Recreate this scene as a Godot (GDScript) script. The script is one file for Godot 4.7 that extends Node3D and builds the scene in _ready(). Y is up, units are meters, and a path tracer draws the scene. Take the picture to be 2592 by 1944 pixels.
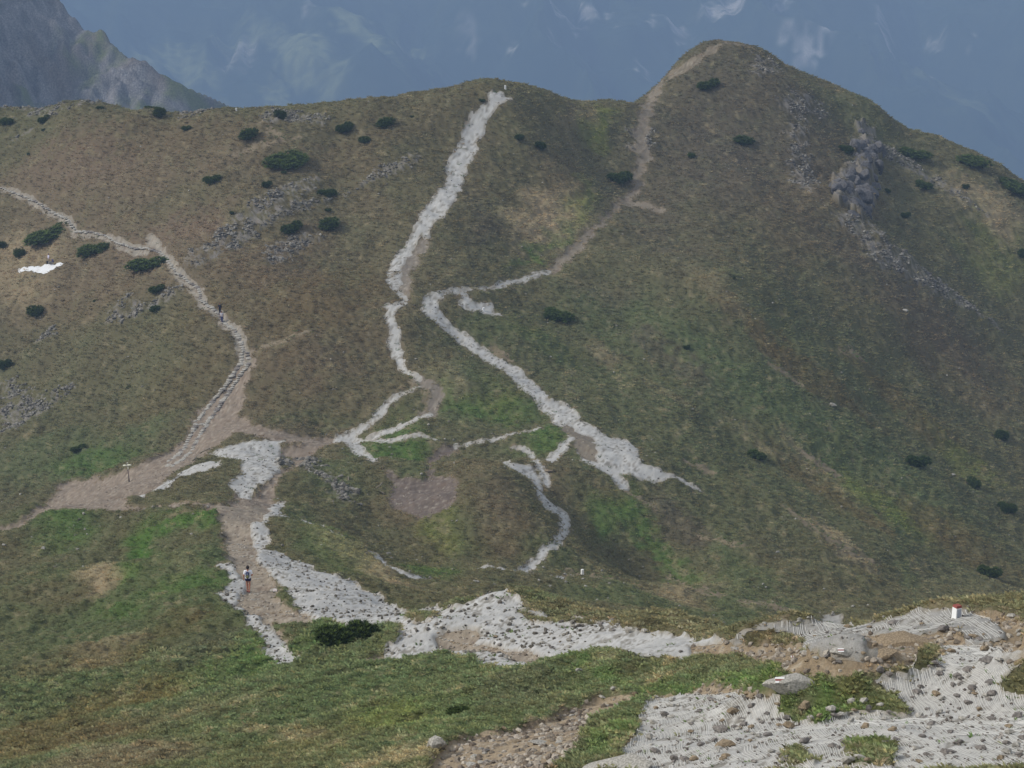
extends Node3D
# A grassy mountain saddle seen from the slope above it: trails, pale erosion nets, dwarf pines, a hazy mountain wall behind.
# Camera at (0, 100, 0), looking along -z and down. "d" below is metres ahead of the camera (-z).

const F := 4836.0            # focal length in photo pixels (2592 x 1944)
const PITCH := 14.7
const CAM_Y := 100.0
const TH := 0.316            # half opening of the ground sheet, radians
const R0 := 16.0
const R1 := 500.0
const NX := 621
const NR := 1401
const CS := 5                # coarse cells per fine cell

# ground the photograph shows: pixel column, pixel row, metres ahead of the camera
const GROUND_SEEN := [
	[1296,1944,37], [2592,1944,27], [2000,1944,30.5], [1700,1944,33], [0,1944,62], [600,1944,50], [950,1944,43], [2592,1640,46],
	[2592,1780,36], [2300,1700,40], [2300,1820,34], [2000,1800,38], [2150,1640,47], [2420,1570,50], [2200,1670,44], [2000,1665,52],
	[1800,1660,60], [1500,1650,72], [1250,1655,80], [1100,1590,92], [900,1555,100], [700,1540,108], [630,1490,118], [640,1420,130],
	[640,1320,158], [620,1260,176], [560,1200,199], [700,1110,240], [870,1110,243], [1290,1508,93], [1290,1590,85], [1500,1562,84],
	[1700,1592,74], [1900,1605,66], [1100,1540,99], [1300,1695,68], [1000,1710,72], [850,1672,84], [690,1690,88], [400,1600,105],
	[400,1750,84], [200,1850,72], [1000,1850,52], [1300,1800,52], [700,1820,64], [1700,1740,53], [1900,1740,45], [1550,1820,45],
	[0,1700,95], [0,1500,136], [0,1400,163], [0,1345,182], [200,1360,170], [200,1520,128], [150,268,362], [450,272,347],
	[450,1270,188], [600,1150,220], [480,1160,230], [200,1450,143], [350,1420,147], [350,1300,180], [500,1400,138], [150,1290,200],
	[327,1220,228], [200,1600,118], [0,1200,256], [0,1000,284], [0,800,308], [0,600,334], [0,400,357], [0,268,371],
	[300,1000,268], [300,800,290], [300,600,315], [300,400,338], [300,268,354], [560,815,272], [600,900,262], [560,1050,250],
	[600,700,286], [600,500,310], [600,330,333], [560,285,341], [740,290,339], [850,316,336], [850,500,318], [850,700,290],
	[1250,228,345], [1100,340,332], [1150,500,312], [1080,600,298], [1000,740,280], [1020,860,268], [1080,1000,252], [960,1110,243],
	[1000,262,340], [800,900,262], [750,1050,247], [1530,268,372], [1400,240,358], [1500,400,350], [1400,600,315], [1350,680,300],
	[1250,740,286], [1650,225,384], [1850,114,400], [1740,146,396], [1700,190,391], [1800,117,399], [1905,117,401], [1950,140,401],
	[2000,174,401], [2100,214,400], [2190,268,396], [2225,335,388], [2300,372,388], [2400,386,390], [2480,412,392], [2592,470,398],
	[1850,300,370], [1850,500,335], [1700,600,318], [1900,700,300], [2200,600,340], [2592,700,362], [2592,900,335], [2592,1100,305],
	[2592,1300,272], [2592,1480,240], [2200,900,302], [2200,1200,260], [2200,1450,218], [1700,900,275], [1400,900,270], [1700,1100,248],
	[1500,1050,250], [1500,1200,228], [1800,1350,212], [1474,1456,182], [1300,1440,174], [1250,1250,205], [1310,1330,190], [1080,1270,205],
	[1080,1335,187], [1050,1400,172], [1000,1480,136], [900,1500,124], [850,1300,180], [800,1440,140], [1400,1190,222], [1600,1400,196],
	[1700,1530,172], [2000,1500,186], [2384,1530,53.5], [2506,1556,52], [2253,1552,56], [1936,1580,64]
]
# ground behind crests: pixel column, metres ahead, height against the camera
const GROUND_BEHIND := [
	[2384,75,-33], [2506,75,-34], [2592,70,-31], [2253,80,-35], [1936,88,-37], [1700,100,-42], [1500,110,-45], [1290,118,-47],
	[1100,124,-48.5], [2400,120,-56], [2000,130,-58], [1600,135,-56], [2400,195,-76], [0,410,-65], [300,395,-65], [600,375,-62],
	[850,375,-62], [1250,378,-54], [1530,410,-60], [1850,440,-58], [2200,435,-75], [2592,445,-90], [0,460,-105], [600,430,-95],
	[1250,430,-90], [1850,490,-100], [2592,490,-125], [-400,385,-45], [-400,260,-86], [-400,150,-60], [-400,70,-35], [3000,400,-82],
	[3000,270,-98], [3000,150,-65], [3000,50,-19], [3000,25,-12.6], [1296,20,-12.5], [2300,20,-11], [300,30,-17], [-400,40,-22]
]
# outlines (width 0) and centre lines with widths, in photo pixels
const SOIL := [
	[1, 0, [602,887,635,879,641,928,616,973,612,1009,604,1054,651,1085,753,1099,846,1103,900,1117,838,1125,797,1129,704,1119,635,1103,610,1097,566,1115,529,1144,488,1172,427,1205,391,1237,325,1258,307,1278,366,1283,472,1272,570,1270,598,1260,639,1258,684,1205,708,1184,753,1176,773,1168,708,1160,704,1135,797,1127,838,1125,773,1152,700,1205,688,1245,692,1274,667,1310,561,1308,509,1286,366,1288,260,1286,171,1288,114,1296,61,1310,65,1302,114,1282,163,1217,220,1205,285,1201,346,1180,391,1160,448,1123,488,1078,513,1034,561,993,590,944,606,912]],
	[1, [10,14], [0,1338,41,1322,81,1302,134,1285,171,1279]],
	[2, 0, [541,1277,659,1269,671,1306,641,1322,643,1379,651,1403,661,1440,692,1460,712,1497,696,1509,732,1533,797,1556,900,1571,900,1580,793,1574,692,1572,651,1578,692,1603,708,1619,728,1615,704,1590,667,1570,631,1554,598,1529,602,1501,627,1462,590,1424,566,1403,566,1375,570,1338,549,1318,574,1293]],
	[2, [40,30,26], [850,1572,931,1572,984,1574,1062,1576,1110,1578]],
	[2, 0, [996,1623,980,1651,931,1660,899,1666,972,1684,1053,1670,1021,1658]],
	[3, 0, [1088,602,1072,606,1041,635,1013,675,1045,675,1070,639]],
	[3, [26,28,26,14], [1033,635,1025,680,1023,712,1029,743]],
	[3, [16,26,28,24,20,12], [1053,960,1076,975,1100,991,1101,1026,1088,1042,1062,1054]],
	[4, [14,18,20,24,26,22,20,18,12,8,9,14,22], [1672,216,1649,244,1637,277,1627,309,1619,366,1633,391,1619,427,1609,468,1582,505,1550,533,1517,570,1477,606,1436,639]],
	[4, [16,8], [1436,639,1403,675]],
	[4, [8,12], [1458,637,1420,668,1391,688]],
	[4, [14,16,8], [1580,517,1623,519,1676,531]],
	[5, [16,18,12,6], [1694,191,1733,175,1786,140,1826,116]],
	[5, [3,4,3], [1826,110,1863,111,1900,116]],
	[6, 0, [972,1188,1005,1205,1062,1213,1094,1201,1143,1209,1155,1237,1151,1270,1131,1290,1094,1310,1053,1310,1025,1286,996,1270,984,1237,1001,1221]],
	[6, 0, [1021,1269,1135,1269,1119,1293,1094,1310,1062,1314,1037,1297]],
	[6, [12,14,12], [1159,1123,1119,1140,1086,1164]],
	[6, [8,8], [1090,1168,1094,1201]],
	[7, 0, [1750,1744,1623,1749,1517,1761,1440,1782,1379,1802,1318,1818,1277,1843,1196,1859,1110,1904,1070,1944,1053,1969,1371,1969,1391,1944,1452,1879,1485,1839,1517,1812,1562,1784,1623,1765,1750,1753]],
	[7, 0, [1692,1744,1773,1741,1895,1743,1952,1737,1952,1751,1773,1755,1692,1757]],
	[8, 0, [1692,1639,1773,1631,1855,1629,1887,1619,1904,1627,2001,1625,2058,1631,2180,1627,2205,1635,2245,1627,2302,1607,2359,1594,2408,1586,2465,1615,2546,1599,2592,1582,2592,1615,2465,1623,2404,1621,2343,1633,2302,1660,2221,1668,2172,1684,2123,1690,2017,1688,1895,1672,1692,1666]],
	[8, 0, [2253,1556,2315,1540,2384,1533,2408,1554,2359,1558,2302,1550]],
	[8, 0, [2465,1533,2530,1546,2592,1562,2592,1611,2555,1607,2546,1586,2506,1554]],
	[9, [4,9,11,3], [2017,1135,2058,1160,2099,1184,2131,1205]],
	[9, [6,12,3], [2131,887,2160,899,2184,912]],
	[9, [6,12,3], [1944,920,1985,944,2034,981]],
	[9, [6,12,3], [1741,1164,1782,1184,1822,1201]],
	[9, [4,9,11,3], [1875,1525,1920,1529,1969,1542,2005,1550]],
	[9, [4,9,11,3], [1692,1460,1733,1485,1782,1501,1830,1506]],
	[9, [4,9,11,3], [1753,1346,1814,1367,1863,1383,1912,1391]],
	[9, [4,9,11,3], [1977,1281,2058,1342,2140,1395,2221,1436]],
	[9, [6,12,3], [1582,1237,1623,1258,1664,1294]],
	[9, [4,9,11,3], [639,879,712,863,757,851,810,838]],
	[9, [6,12,3], [602,389,651,370,716,354]],
	[9, [4,9,11,3], [655,305,684,330,716,346,761,347]],
	[9, [6,10,12,8,3], [1440,1434,1485,1460,1542,1468,1582,1474,1619,1487]],
	[9, 0, [1224,871,1253,871,1285,895,1302,916,1273,904]],
	[9, 0, [1035,956,1062,973,1064,981,1041,985]],
	[9, 0, [1066,989,1084,1009,1086,1034,1074,1026]],
	[10, [10,11,12,14,16,14,12,12,15,18,20,20], [0,474,49,494,94,511,130,537,171,553,185,574,195,586,236,588,269,598,293,612,338,629,374,629]],
	[10, [20,20,22,20,22,22,20,20,22,24], [374,598,407,631,423,655,448,692,476,710,505,733,511,761,529,777,557,794,566,818]],
	[10, [20,22,24,26,28], [566,818,594,834,610,867,618,895,623,916]]
]
const NETS := [
	[0, 0, [1239,234,1234,260,1200,285,1178,309,1169,350,1163,378,1139,403,1131,423,1137,452,1102,484,1082,517,1058,557,1037,598,1013,635,990,675,1015,675,1029,645,1053,610,1078,582,1073,601,1087,603,1090,578,1114,557,1135,525,1163,468,1171,452,1184,423,1204,387,1212,358,1232,313,1241,285,1265,264,1300,247,1269,244,1271,228]],
	[0, 0, [1005,635,992,663,980,700,980,720,1001,737,1023,753,1035,751,1007,729,1013,712,1015,688,1018,663,1028,635]],
	[1, 0, [1025,753,1009,763,980,777,975,798,982,830,986,851,990,887,1001,912,1025,936,1053,967,1072,967,1053,952,1033,928,1019,916,1017,895,1014,863,1005,838,999,814,997,790,1007,773,1033,756]],
	[1, [8,9,10,12], [1094,1042,1045,1062,1005,1078,931,1105]],
	[1, [8,6], [1009,765,968,775]],
	[2, [6,8,11,14,14,14], [1066,983,1033,997,984,1022,956,1054,927,1078,866,1101]],
	[2, [20,12,10,9,7,6], [850,1105,903,1109,972,1111,1021,1111,1070,1107,1110,1117]],
	[2, [8,8,8,8,7], [1151,1121,1188,1117,1237,1110,1298,1099,1367,1083]],
	[2, [12,22,20,14], [850,1109,891,1121,923,1146,956,1174]],
	[3, [8,10,10,9,11], [1391,688,1322,708,1257,722,1200,733,1131,738]],
	[3, 0, [1131,736,1094,738,1078,749,1070,757,1068,777,1082,802,1110,822,1143,847,1196,883,1241,916,1289,952,1314,985,1334,1001,1355,1005,1363,1022,1391,1042,1403,1058,1399,1072,1428,1081,1460,1091,1485,1087,1468,1066,1456,1038,1428,1014,1387,1006,1359,981,1330,952,1289,920,1237,879,1196,851,1155,822,1123,798,1110,773,1110,753,1119,742]],
	[4, 0, [1411,1074,1436,1074,1468,1066,1501,1083,1534,1107,1586,1111,1611,1140,1615,1172,1664,1188,1704,1205,1750,1231,1700,1211,1656,1213,1603,1201,1566,1192,1542,1194,1501,1176,1473,1160,1464,1140,1448,1107,1420,1087]],
	[4, [16,15,16,20,10], [1444,1107,1436,1127,1414,1142,1395,1158,1385,1166]],
	[4, [22,24,18], [1556,1192,1568,1215,1580,1231]],
	[4, [14,9,8,7], [1647,1199,1684,1203,1717,1215,1750,1230]],
	[4, [7,7,5], [1692,1205,1733,1223,1779,1246]],
	[5, 0, [1163,738,1184,740,1186,761,1216,767,1243,775,1241,786,1273,800,1308,815,1277,803,1232,792,1196,784,1155,769,1165,757]],
	[6, [8,14,20,20,14,16,18,18], [1269,1166,1298,1184,1338,1192,1357,1217,1363,1241,1383,1270,1411,1290,1436,1310]],
	[6, [18,20,22,18,16,18,18,14], [1379,1269,1407,1285,1430,1306,1426,1346,1407,1373,1371,1403,1338,1428,1310,1450]],
	[6, [3,12,12,14,12,8], [1293,1133,1338,1140,1346,1160,1367,1184,1379,1209,1387,1225]],
	[6, [3,4,8,12,8,5,3], [1175,1446,1241,1445,1281,1448,1310,1451,1371,1454,1420,1458,1460,1459]],
	[7, [16,8,6,6], [688,1289,753,1306,797,1326,900,1383]],
	[7, [6,5,6,6,5,3], [850,1354,899,1379,944,1403,984,1428,1025,1446,1094,1457]],
	[8, 0, [525,1158,570,1142,635,1123,724,1112,706,1127,700,1148,704,1168,708,1184,688,1192,667,1213,647,1225,635,1245,639,1255,598,1260,592,1237,580,1229,610,1205,616,1188,606,1168,570,1159]],
	[8, [8,10,10,8], [553,1174,488,1192,427,1217,358,1258]],
	[8, [14,10], [346,1253,391,1245]],
	[9, 0, [692,1273,700,1265,728,1265,716,1277,692,1293,677,1310,669,1330,677,1350,684,1367,667,1381,667,1391,716,1394,732,1415,773,1432,814,1452,850,1468,900,1479,900,1550,900,1568,814,1563,773,1550,724,1521,736,1497,708,1468,667,1440,653,1403,644,1379,637,1326,667,1306]],
	[9, 0, [850,1474,887,1477,923,1497,972,1517,1033,1531,1094,1538,1151,1540,1114,1554,1094,1568,1021,1572,931,1567,850,1563]],
	[10, 0, [549,1432,586,1453,590,1468,570,1489,541,1513,570,1533,610,1558,635,1582,659,1607,675,1627,663,1651,700,1672,749,1670,761,1660,724,1635,728,1615,702,1594,667,1572,631,1556,600,1531,604,1499,627,1464,602,1444,590,1424,561,1420]],
	[11, 0, [1110,1554,1151,1540,1200,1521,1249,1502,1298,1502,1322,1512,1338,1529,1399,1546,1460,1562,1521,1582,1582,1594,1664,1597,1704,1601,1750,1607,1750,1670,1664,1668,1542,1664,1481,1670,1440,1680,1379,1686,1277,1682,1216,1676,1135,1666,1078,1668,1021,1659,976,1653,978,1623,1001,1622,1013,1590,1033,1582,1094,1572]],
	[11, 0, [1692,1603,1725,1601,1737,1612,1773,1617,1826,1628,1773,1632,1692,1640]],
	[12, 0, [1843,1627,1875,1607,1936,1578,2009,1570,2099,1561,2180,1569,2253,1551,2323,1529,2384,1526,2457,1533,2506,1554,2550,1594,2465,1615,2424,1582,2359,1594,2302,1605,2245,1627,2205,1635,2099,1631,2054,1627,2013,1594,1920,1594,1875,1623]],
	[13, 0, [1566,1969,1570,1944,1586,1871,1619,1839,1623,1794,1655,1769,1692,1759,1773,1755,1855,1750,1952,1743,1973,1751,1969,1786,2017,1810,2058,1827,2099,1810,2160,1794,2237,1786,2300,1784,2274,1737,2217,1717,2209,1700,2302,1680,2302,1660,2343,1632,2404,1620,2465,1620,2612,1609,2612,1969]]
]
const CUTS := [
	[2, 0, [1102,1599,1135,1580,1200,1574,1212,1582,1216,1594,1200,1613,1277,1637,1420,1653,1497,1663,1460,1676,1359,1668,1257,1651,1175,1631,1110,1615]],
	[4, 0, [1391,1078,1440,1076,1460,1095,1501,1111,1505,1144,1517,1164,1485,1152,1468,1140,1456,1123,1444,1103,1420,1085]],
	[8, 0, [2176,1590,2213,1586,2290,1592,2294,1607,2253,1615,2197,1607]],
	[8, 0, [2592,1627,2592,1651,2546,1635]],
	[0, 0, [1017,1560,1053,1549,1102,1554,1106,1564,1053,1568]],
	[0, 0, [696,1513,724,1513,763,1535,749,1541,720,1529]],
	[0, 0, [732,1623,732,1590,773,1578,814,1568,900,1571,900,1627,761,1670,749,1672,785,1639]],
	[0, 0, [850,1571,948,1580,1013,1584,1011,1594,1001,1621,972,1635,911,1643,850,1656]],
	[0, 0, [1969,1786,1977,1753,2038,1712,2123,1692,2201,1704,2262,1737,2298,1774,2294,1785,2233,1778,2140,1778,2058,1802,2017,1806]],
	[0, 0, [2542,1700,2592,1651,2612,1651,2612,1749,2592,1743,2550,1733]],
	[0, 0, [1887,1629,1891,1607,1920,1594,1977,1592,2013,1599,2009,1615,1936,1627]],
	[0, 0, [2127,1904,2148,1883,2201,1875,2258,1887,2253,1908,2201,1916]],
	[0, 0, [2209,1916,2253,1912,2266,1936,2221,1944,2119,1944]],
	[0, 0, [1965,1916,2017,1904,2074,1920,2058,1936,2001,1936]],
	[0, 0, [2306,1660,2343,1645,2384,1647,2376,1658,2327,1670]],
	[0, 0, [2176,1688,2192,1670,2221,1676,2217,1696,2188,1700]],
	[0, 0, [2262,1692,2286,1678,2306,1684,2294,1694]],
	[0, 0, [990,708,992,688,997,690,996,708]],
	[0, 0, [1131,740,1163,742,1163,751,1143,751]],
	[0, 0, [1302,1525,1330,1533,1399,1554,1460,1570,1521,1584,1460,1582,1379,1564,1330,1550]]
]
const SNOW := [31,691,65,681,102,672,134,671,163,669,142,680,122,689,90,687,53,686]
const SCREE := [
	[456,667,509,627,570,582,635,517,692,480,773,456,814,448,773,488,732,513,838,509,732,549,651,590,570,635,509,675],
	[667,651,712,610,793,582,806,594,753,635,700,671],
	[931,460,956,435,1005,407,1045,393,1066,401,1033,427,972,452,891,484,862,500],
	[0,1074,0,960,33,960,81,1001,155,989,199,981,163,1001,122,1038,61,1074,20,1103],
	[260,798,309,765,374,777,407,749,464,720,431,757,391,777,325,810,285,814],
	[69,879,118,834,142,838,130,855,90,875],
	[2099,541,2164,553,2205,570,2262,635,2302,675,2221,675,2160,590],
	[2197,635,2282,635,2343,680,2404,729,2485,798,2526,826,2465,798,2384,749,2262,688,2209,659],
	[1977,256,2009,228,2079,260,2091,285,2058,293,2017,293,1993,285],
	[1904,175,1920,142,1969,159,1952,195,1920,199],
	[1977,325,2030,321,2058,334,2042,391,2058,468,2034,488,2009,448,2001,366],
	[2217,362,2302,399,2363,443,2424,484,2506,549,2445,521,2343,456,2221,391],
	[1595,350,1615,321,1639,325,1643,366,1619,374,1599,366],
	[773,1160,708,1160,704,1176,773,1184,814,1225,900,1286,900,1245,834,1196,793,1164],
	[456,264,517,260,529,281,468,293],
	[81,277,138,269,138,297,90,301],
	[41,350,65,334,65,346,49,358],
	[0,264,57,262,171,264,260,260,252,266,0,281],
	[651,301,684,281,773,281,838,309,814,321,753,309,692,313]
]
const OUTCROPS := [
	[2172,325,2209,325,2221,366,2221,431,2209,460,2184,452,2180,423,2164,403,2168,366],
	[2115,460,2144,431,2180,431,2197,460,2209,500,2201,545,2172,553,2140,529,2115,525]
]
const SHRUBS := [
	[18,318,34.6,22.4,0,0], [113,313,28.5,20.3,0,0], [397,301,38.7,28.5,-15,0], [704,306,34.6,28.5,0,0], [384,265,44.8,10.2,0,0],
	[472,332,24.4,14.2,0,1], [620,360,54.9,40.7,-25,1], [707,431,118,50.9,-20,1], [537,465,38.7,22.4,-20,1], [675,478,26.4,20.3,0,1],
	[871,335,40.7,22.4,-20,1], [716,441,16.3,8.1,-10,1], [828,499,42.7,22.4,-10,2], [737,592,52.9,28.5,-20,2], [821,586,67.1,32.5,-20,2],
	[585,544,14.2,10.2,0,2], [830,535,14.2,8.1,0,2], [122,616,109.9,57,-30,3], [6,632,24.4,22.4,0,3], [47,655,38.7,26.4,-10,3],
	[237,649,77.3,40.7,-15,3], [370,690,99.7,48.8,-10,3], [248,277,24.4,8.1,0,0], [71,392,12.2,5.7,0,0], [110,331,10.2,6.1,0,0],
	[870,336,40.7,24.4,-20,4], [967,325,50.9,26.4,-15,4], [918,364,32.5,18.3,-15,4], [1220,258,14.2,8.1,0,4], [1043,298,10.2,6.1,0,4],
	[1309,355,26.4,16.3,0,5], [1362,378,32.5,20.3,10,5], [1568,463,57,32.5,-10,5], [1792,229,52.9,28.5,-10,6], [1871,366,57,24.4,10,6],
	[1747,402,24.4,16.3,10,6], [2143,388,38.7,22.4,0,7], [2312,407,73.2,44.8,30,8], [2451,421,87.5,44.8,25,8], [2550,490,93.6,69.2,35,8],
	[2336,481,38.7,26.4,25,9], [2291,553,26.4,16.3,10,9], [2583,657,32.5,44.8,20,9], [2243,487,18.3,10.2,0,9], [2443,480,16.3,16.3,0,9],
	[397,742,36.6,20.3,-15,10], [391,791,30.5,18.3,-10,10], [85,804,48.8,30.5,-15,10], [14,938,32.5,32.5,0,10], [197,1142,36.6,14.2,-25,11],
	[240,764,16.3,6.1,0,11], [325,985,14.2,8.1,0,11], [1411,815,67.1,38.7,20,12], [1737,885,16.3,12.2,0,12], [1855,708,12.2,9,0,12],
	[1737,885,15.5,10.2,0,12], [1914,1167,44.8,30.5,30,13], [2321,1188,61,40.7,20,13], [2524,1119,48.8,40.7,10,13], [2456,1236,40.7,30.5,25,13],
	[2546,1304,40.7,44.8,20,13], [2500,1470,52.9,44.8,20,13]
]
const PATCHES := [
	[387,562,609,270,0,"K",0.55], [762,844,305,305,0,"B",0.6], [1055,387,352,164,0,"B",0.4], [1875,387,387,270,0,"P",0.5], [1933,1055,727,305,20,"G",0.45],
	[469,1582,656,270,0,"G",0.75], [1172,1758,820,141,0,"G",0.7], [293,1875,586,105,0,"G",0.5], [176,404,199,70,-10,"K",0.6], [410,352,305,53,-5,"B",0.5],
	[504,498,223,53,-15,"O",0.5], [445,592,199,41,-20,"K",0.5], [727,516,187,59,-25,"O",0.6], [70,639,105,41,0,"D",0.75], [47,727,82,59,10,"D",0.6],
	[293,809,305,70,-10,"O",0.6], [234,762,176,41,-8,"B",0.5], [527,768,117,47,-30,"R",0.35], [410,1014,199,47,-30,"R",0.3], [176,1055,176,94,0,"O",0.6],
	[117,1154,199,70,-15,"G",0.6], [328,1119,152,35,-25,"G",0.6], [258,1184,141,19,-12,"L",0.6], [820,727,187,70,-22,"R",0.45], [750,937,152,105,-15,"B",0.65],
	[891,656,105,105,0,"O",0.5], [1055,492,70,176,15,"O",0.5], [914,387,129,59,-8,"B",0.4], [656,656,141,47,-25,"B",0.5], [1312,387,105,105,20,"O",0.5],
	[1324,516,82,141,0,"O",0.4], [1385,560,103,91,-15,"D",0.9], [1373,633,111,15,-30,"L",0.95], [1242,703,82,23,-10,"O",0.6], [1471,504,29,82,15,"Y",0.6],
	[1523,307,40,52,20,"Y",0.7], [1465,305,70,47,-30,"D",0.35], [1219,562,47,70,0,"P",0.5], [1406,410,70,47,0,"B",0.4], [1875,305,258,176,20,"P",0.6],
	[1758,527,176,234,20,"P",0.6], [2168,281,152,47,32,"G",0.35], [2496,516,141,47,32,"D",0.7], [2519,656,105,82,35,"Y",0.35], [2051,562,176,141,25,"B",0.5],
	[2109,445,141,70,40,"B",0.35], [1898,820,199,21,38,"R",0.6], [2062,949,258,23,38,"R",0.6], [2262,996,199,23,38,"R",0.5], [2109,1260,246,21,36,"R",0.7],
	[2402,1125,234,26,38,"R",0.5], [1816,727,141,35,35,"D",0.25], [1875,621,234,70,35,"O",0.5], [1641,656,105,47,20,"O",0.4], [1758,873,258,64,35,"G",0.6],
	[1945,1019,293,53,35,"G",0.7], [2226,1184,352,59,36,"G",0.55], [1523,809,141,47,30,"G",0.7], [1195,844,105,35,10,"G",0.5], [1348,844,141,23,30,"L",0.25],
	[1723,926,223,28,36,"P",0.75], [2297,750,293,70,40,"P",0.65], [2402,891,258,82,40,"B",0.5], [1523,750,117,35,10,"P",0.4], [2168,773,234,35,38,"O",0.5],
	[2062,1184,105,8,36,"D",0.8], [2098,1348,129,12,38,"D",0.7], [2168,1394,164,9,38,"D",0.5], [1922,1137,105,7,38,"D",0.6], [2156,902,59,9,25,"D",0.6],
	[1535,908,53,19,40,"D",0.6], [1687,996,105,7,30,"D",0.4], [1828,1008,94,35,35,"G",0.5], [2332,1324,211,35,36,"R",0.45], [2461,1383,164,47,36,"R",0.4],
	[2285,1406,211,28,34,"G",0.6], [2226,1277,152,19,36,"Y",0.55], [2461,1184,141,23,30,"Y",0.4], [1172,973,117,82,20,"G",0.6], [1184,1031,94,30,20,"L",0.6],
	[1301,1049,82,37,0,"L",0.5], [1371,1107,88,26,-10,"L",0.7], [1266,1008,70,47,0,"Y",0.35], [996,1143,94,30,5,"L",0.8], [1055,1184,70,23,20,"G",0.5],
	[1125,937,47,47,40,"D",0.35], [844,1019,164,47,-20,"O",0.5], [703,1031,70,47,-20,"O",0.6], [820,1066,141,19,0,"G",0.5], [1055,1318,141,47,25,"B",0.6],
	[914,1424,164,26,27,"D",0.8], [1125,1348,70,70,30,"Y",0.55], [1090,1447,82,26,5,"L",0.6], [1260,1324,105,88,10,"B",0.55], [1266,1254,59,82,0,"P",0.4],
	[1184,1371,47,70,0,"G",0.4], [1558,1301,59,82,30,"L",0.65], [1676,1418,187,28,32,"L",0.7], [1617,1512,246,26,8,"G",0.7], [1711,1324,129,42,36,"P",0.7],
	[1394,1406,105,28,10,"G",0.5], [1523,1172,94,35,30,"G",0.6], [1535,1230,70,35,30,"B",0.4], [1394,1195,70,47,10,"B",0.5], [1172,1184,105,47,10,"B",0.45],
	[1699,1512,105,23,15,"D",0.5], [1828,1476,70,19,30,"D",0.5], [1875,1558,234,30,8,"G",0.7], [1933,1465,187,26,36,"G",0.6], [1324,1512,234,19,4,"G",0.6],
	[773,1230,70,82,20,"O",0.6], [844,1207,82,59,20,"G",0.5], [750,1301,70,35,20,"G",0.5], [844,1359,105,28,30,"L",0.4], [797,1406,105,35,30,"G",0.6],
	[352,1389,47,88,18,"L",1], [457,1322,111,26,-8,"L",0.95], [307,1453,30,30,30,"L",0.9], [551,1298,47,21,0,"L",0.5], [246,1447,53,49,0,"D",0.85],
	[469,1412,82,16,-28,"D",0.75], [141,1348,141,59,0,"G",0.6], [176,1289,105,21,-15,"L",0.6], [70,1394,94,59,0,"O",0.4], [492,1441,152,59,-15,"G",0.7],
	[469,1482,141,16,-8,"L",0.55], [562,1371,47,47,40,"G",0.5], [451,1584,141,23,-12,"R",0.75], [445,1558,105,12,-10,"R",0.5], [141,1512,141,30,-5,"B",0.5],
	[305,1558,70,28,-10,"L",0.55], [281,1615,105,19,-12,"D",0.5], [352,1594,141,16,-10,"G",0.5], [316,1658,176,28,-10,"R",0.4], [176,1687,187,28,-8,"B",0.4],
	[551,1641,141,35,-10,"P",0.4], [492,1723,293,26,-17,"L",0.5], [270,1791,305,19,-15,"R",0.7], [152,1881,258,26,-10,"R",0.6], [586,1687,141,28,-15,"G",0.6],
	[656,1641,70,59,40,"L",0.4], [410,1828,305,35,-12,"B",0.4], [305,1904,211,28,-8,"K",0.5], [141,1734,187,28,-8,"G",0.5], [703,1793,234,35,-12,"G",0.5],
	[656,1851,70,6,-5,"D",0.6], [762,1863,59,6,-5,"D",0.6], [961,1723,187,28,-5,"G",0.5], [1031,1781,234,23,-5,"G",0.6], [820,1875,258,35,-12,"R",0.3],
	[1008,1828,141,35,0,"Y",0.35], [1148,1828,105,47,-10,"G",0.6], [1523,1705,293,21,4,"L",0.45], [1945,1699,305,21,2,"L",0.55], [1172,1676,176,23,5,"G",0.6],
	[1031,1922,141,21,-10,"D",0.7], [1558,1851,82,70,-40,"L",0.4], [844,1600,105,26,-15,"L",0.4], [1312,1723,105,35,0,"P",0.3], [2021,1746,35,26,-30,"P",0.8],
	[2109,1687,70,12,5,"R",0.7], [2168,1711,47,19,10,"G",0.7], [1933,1617,70,12,0,"R",0.6]
]
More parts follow.
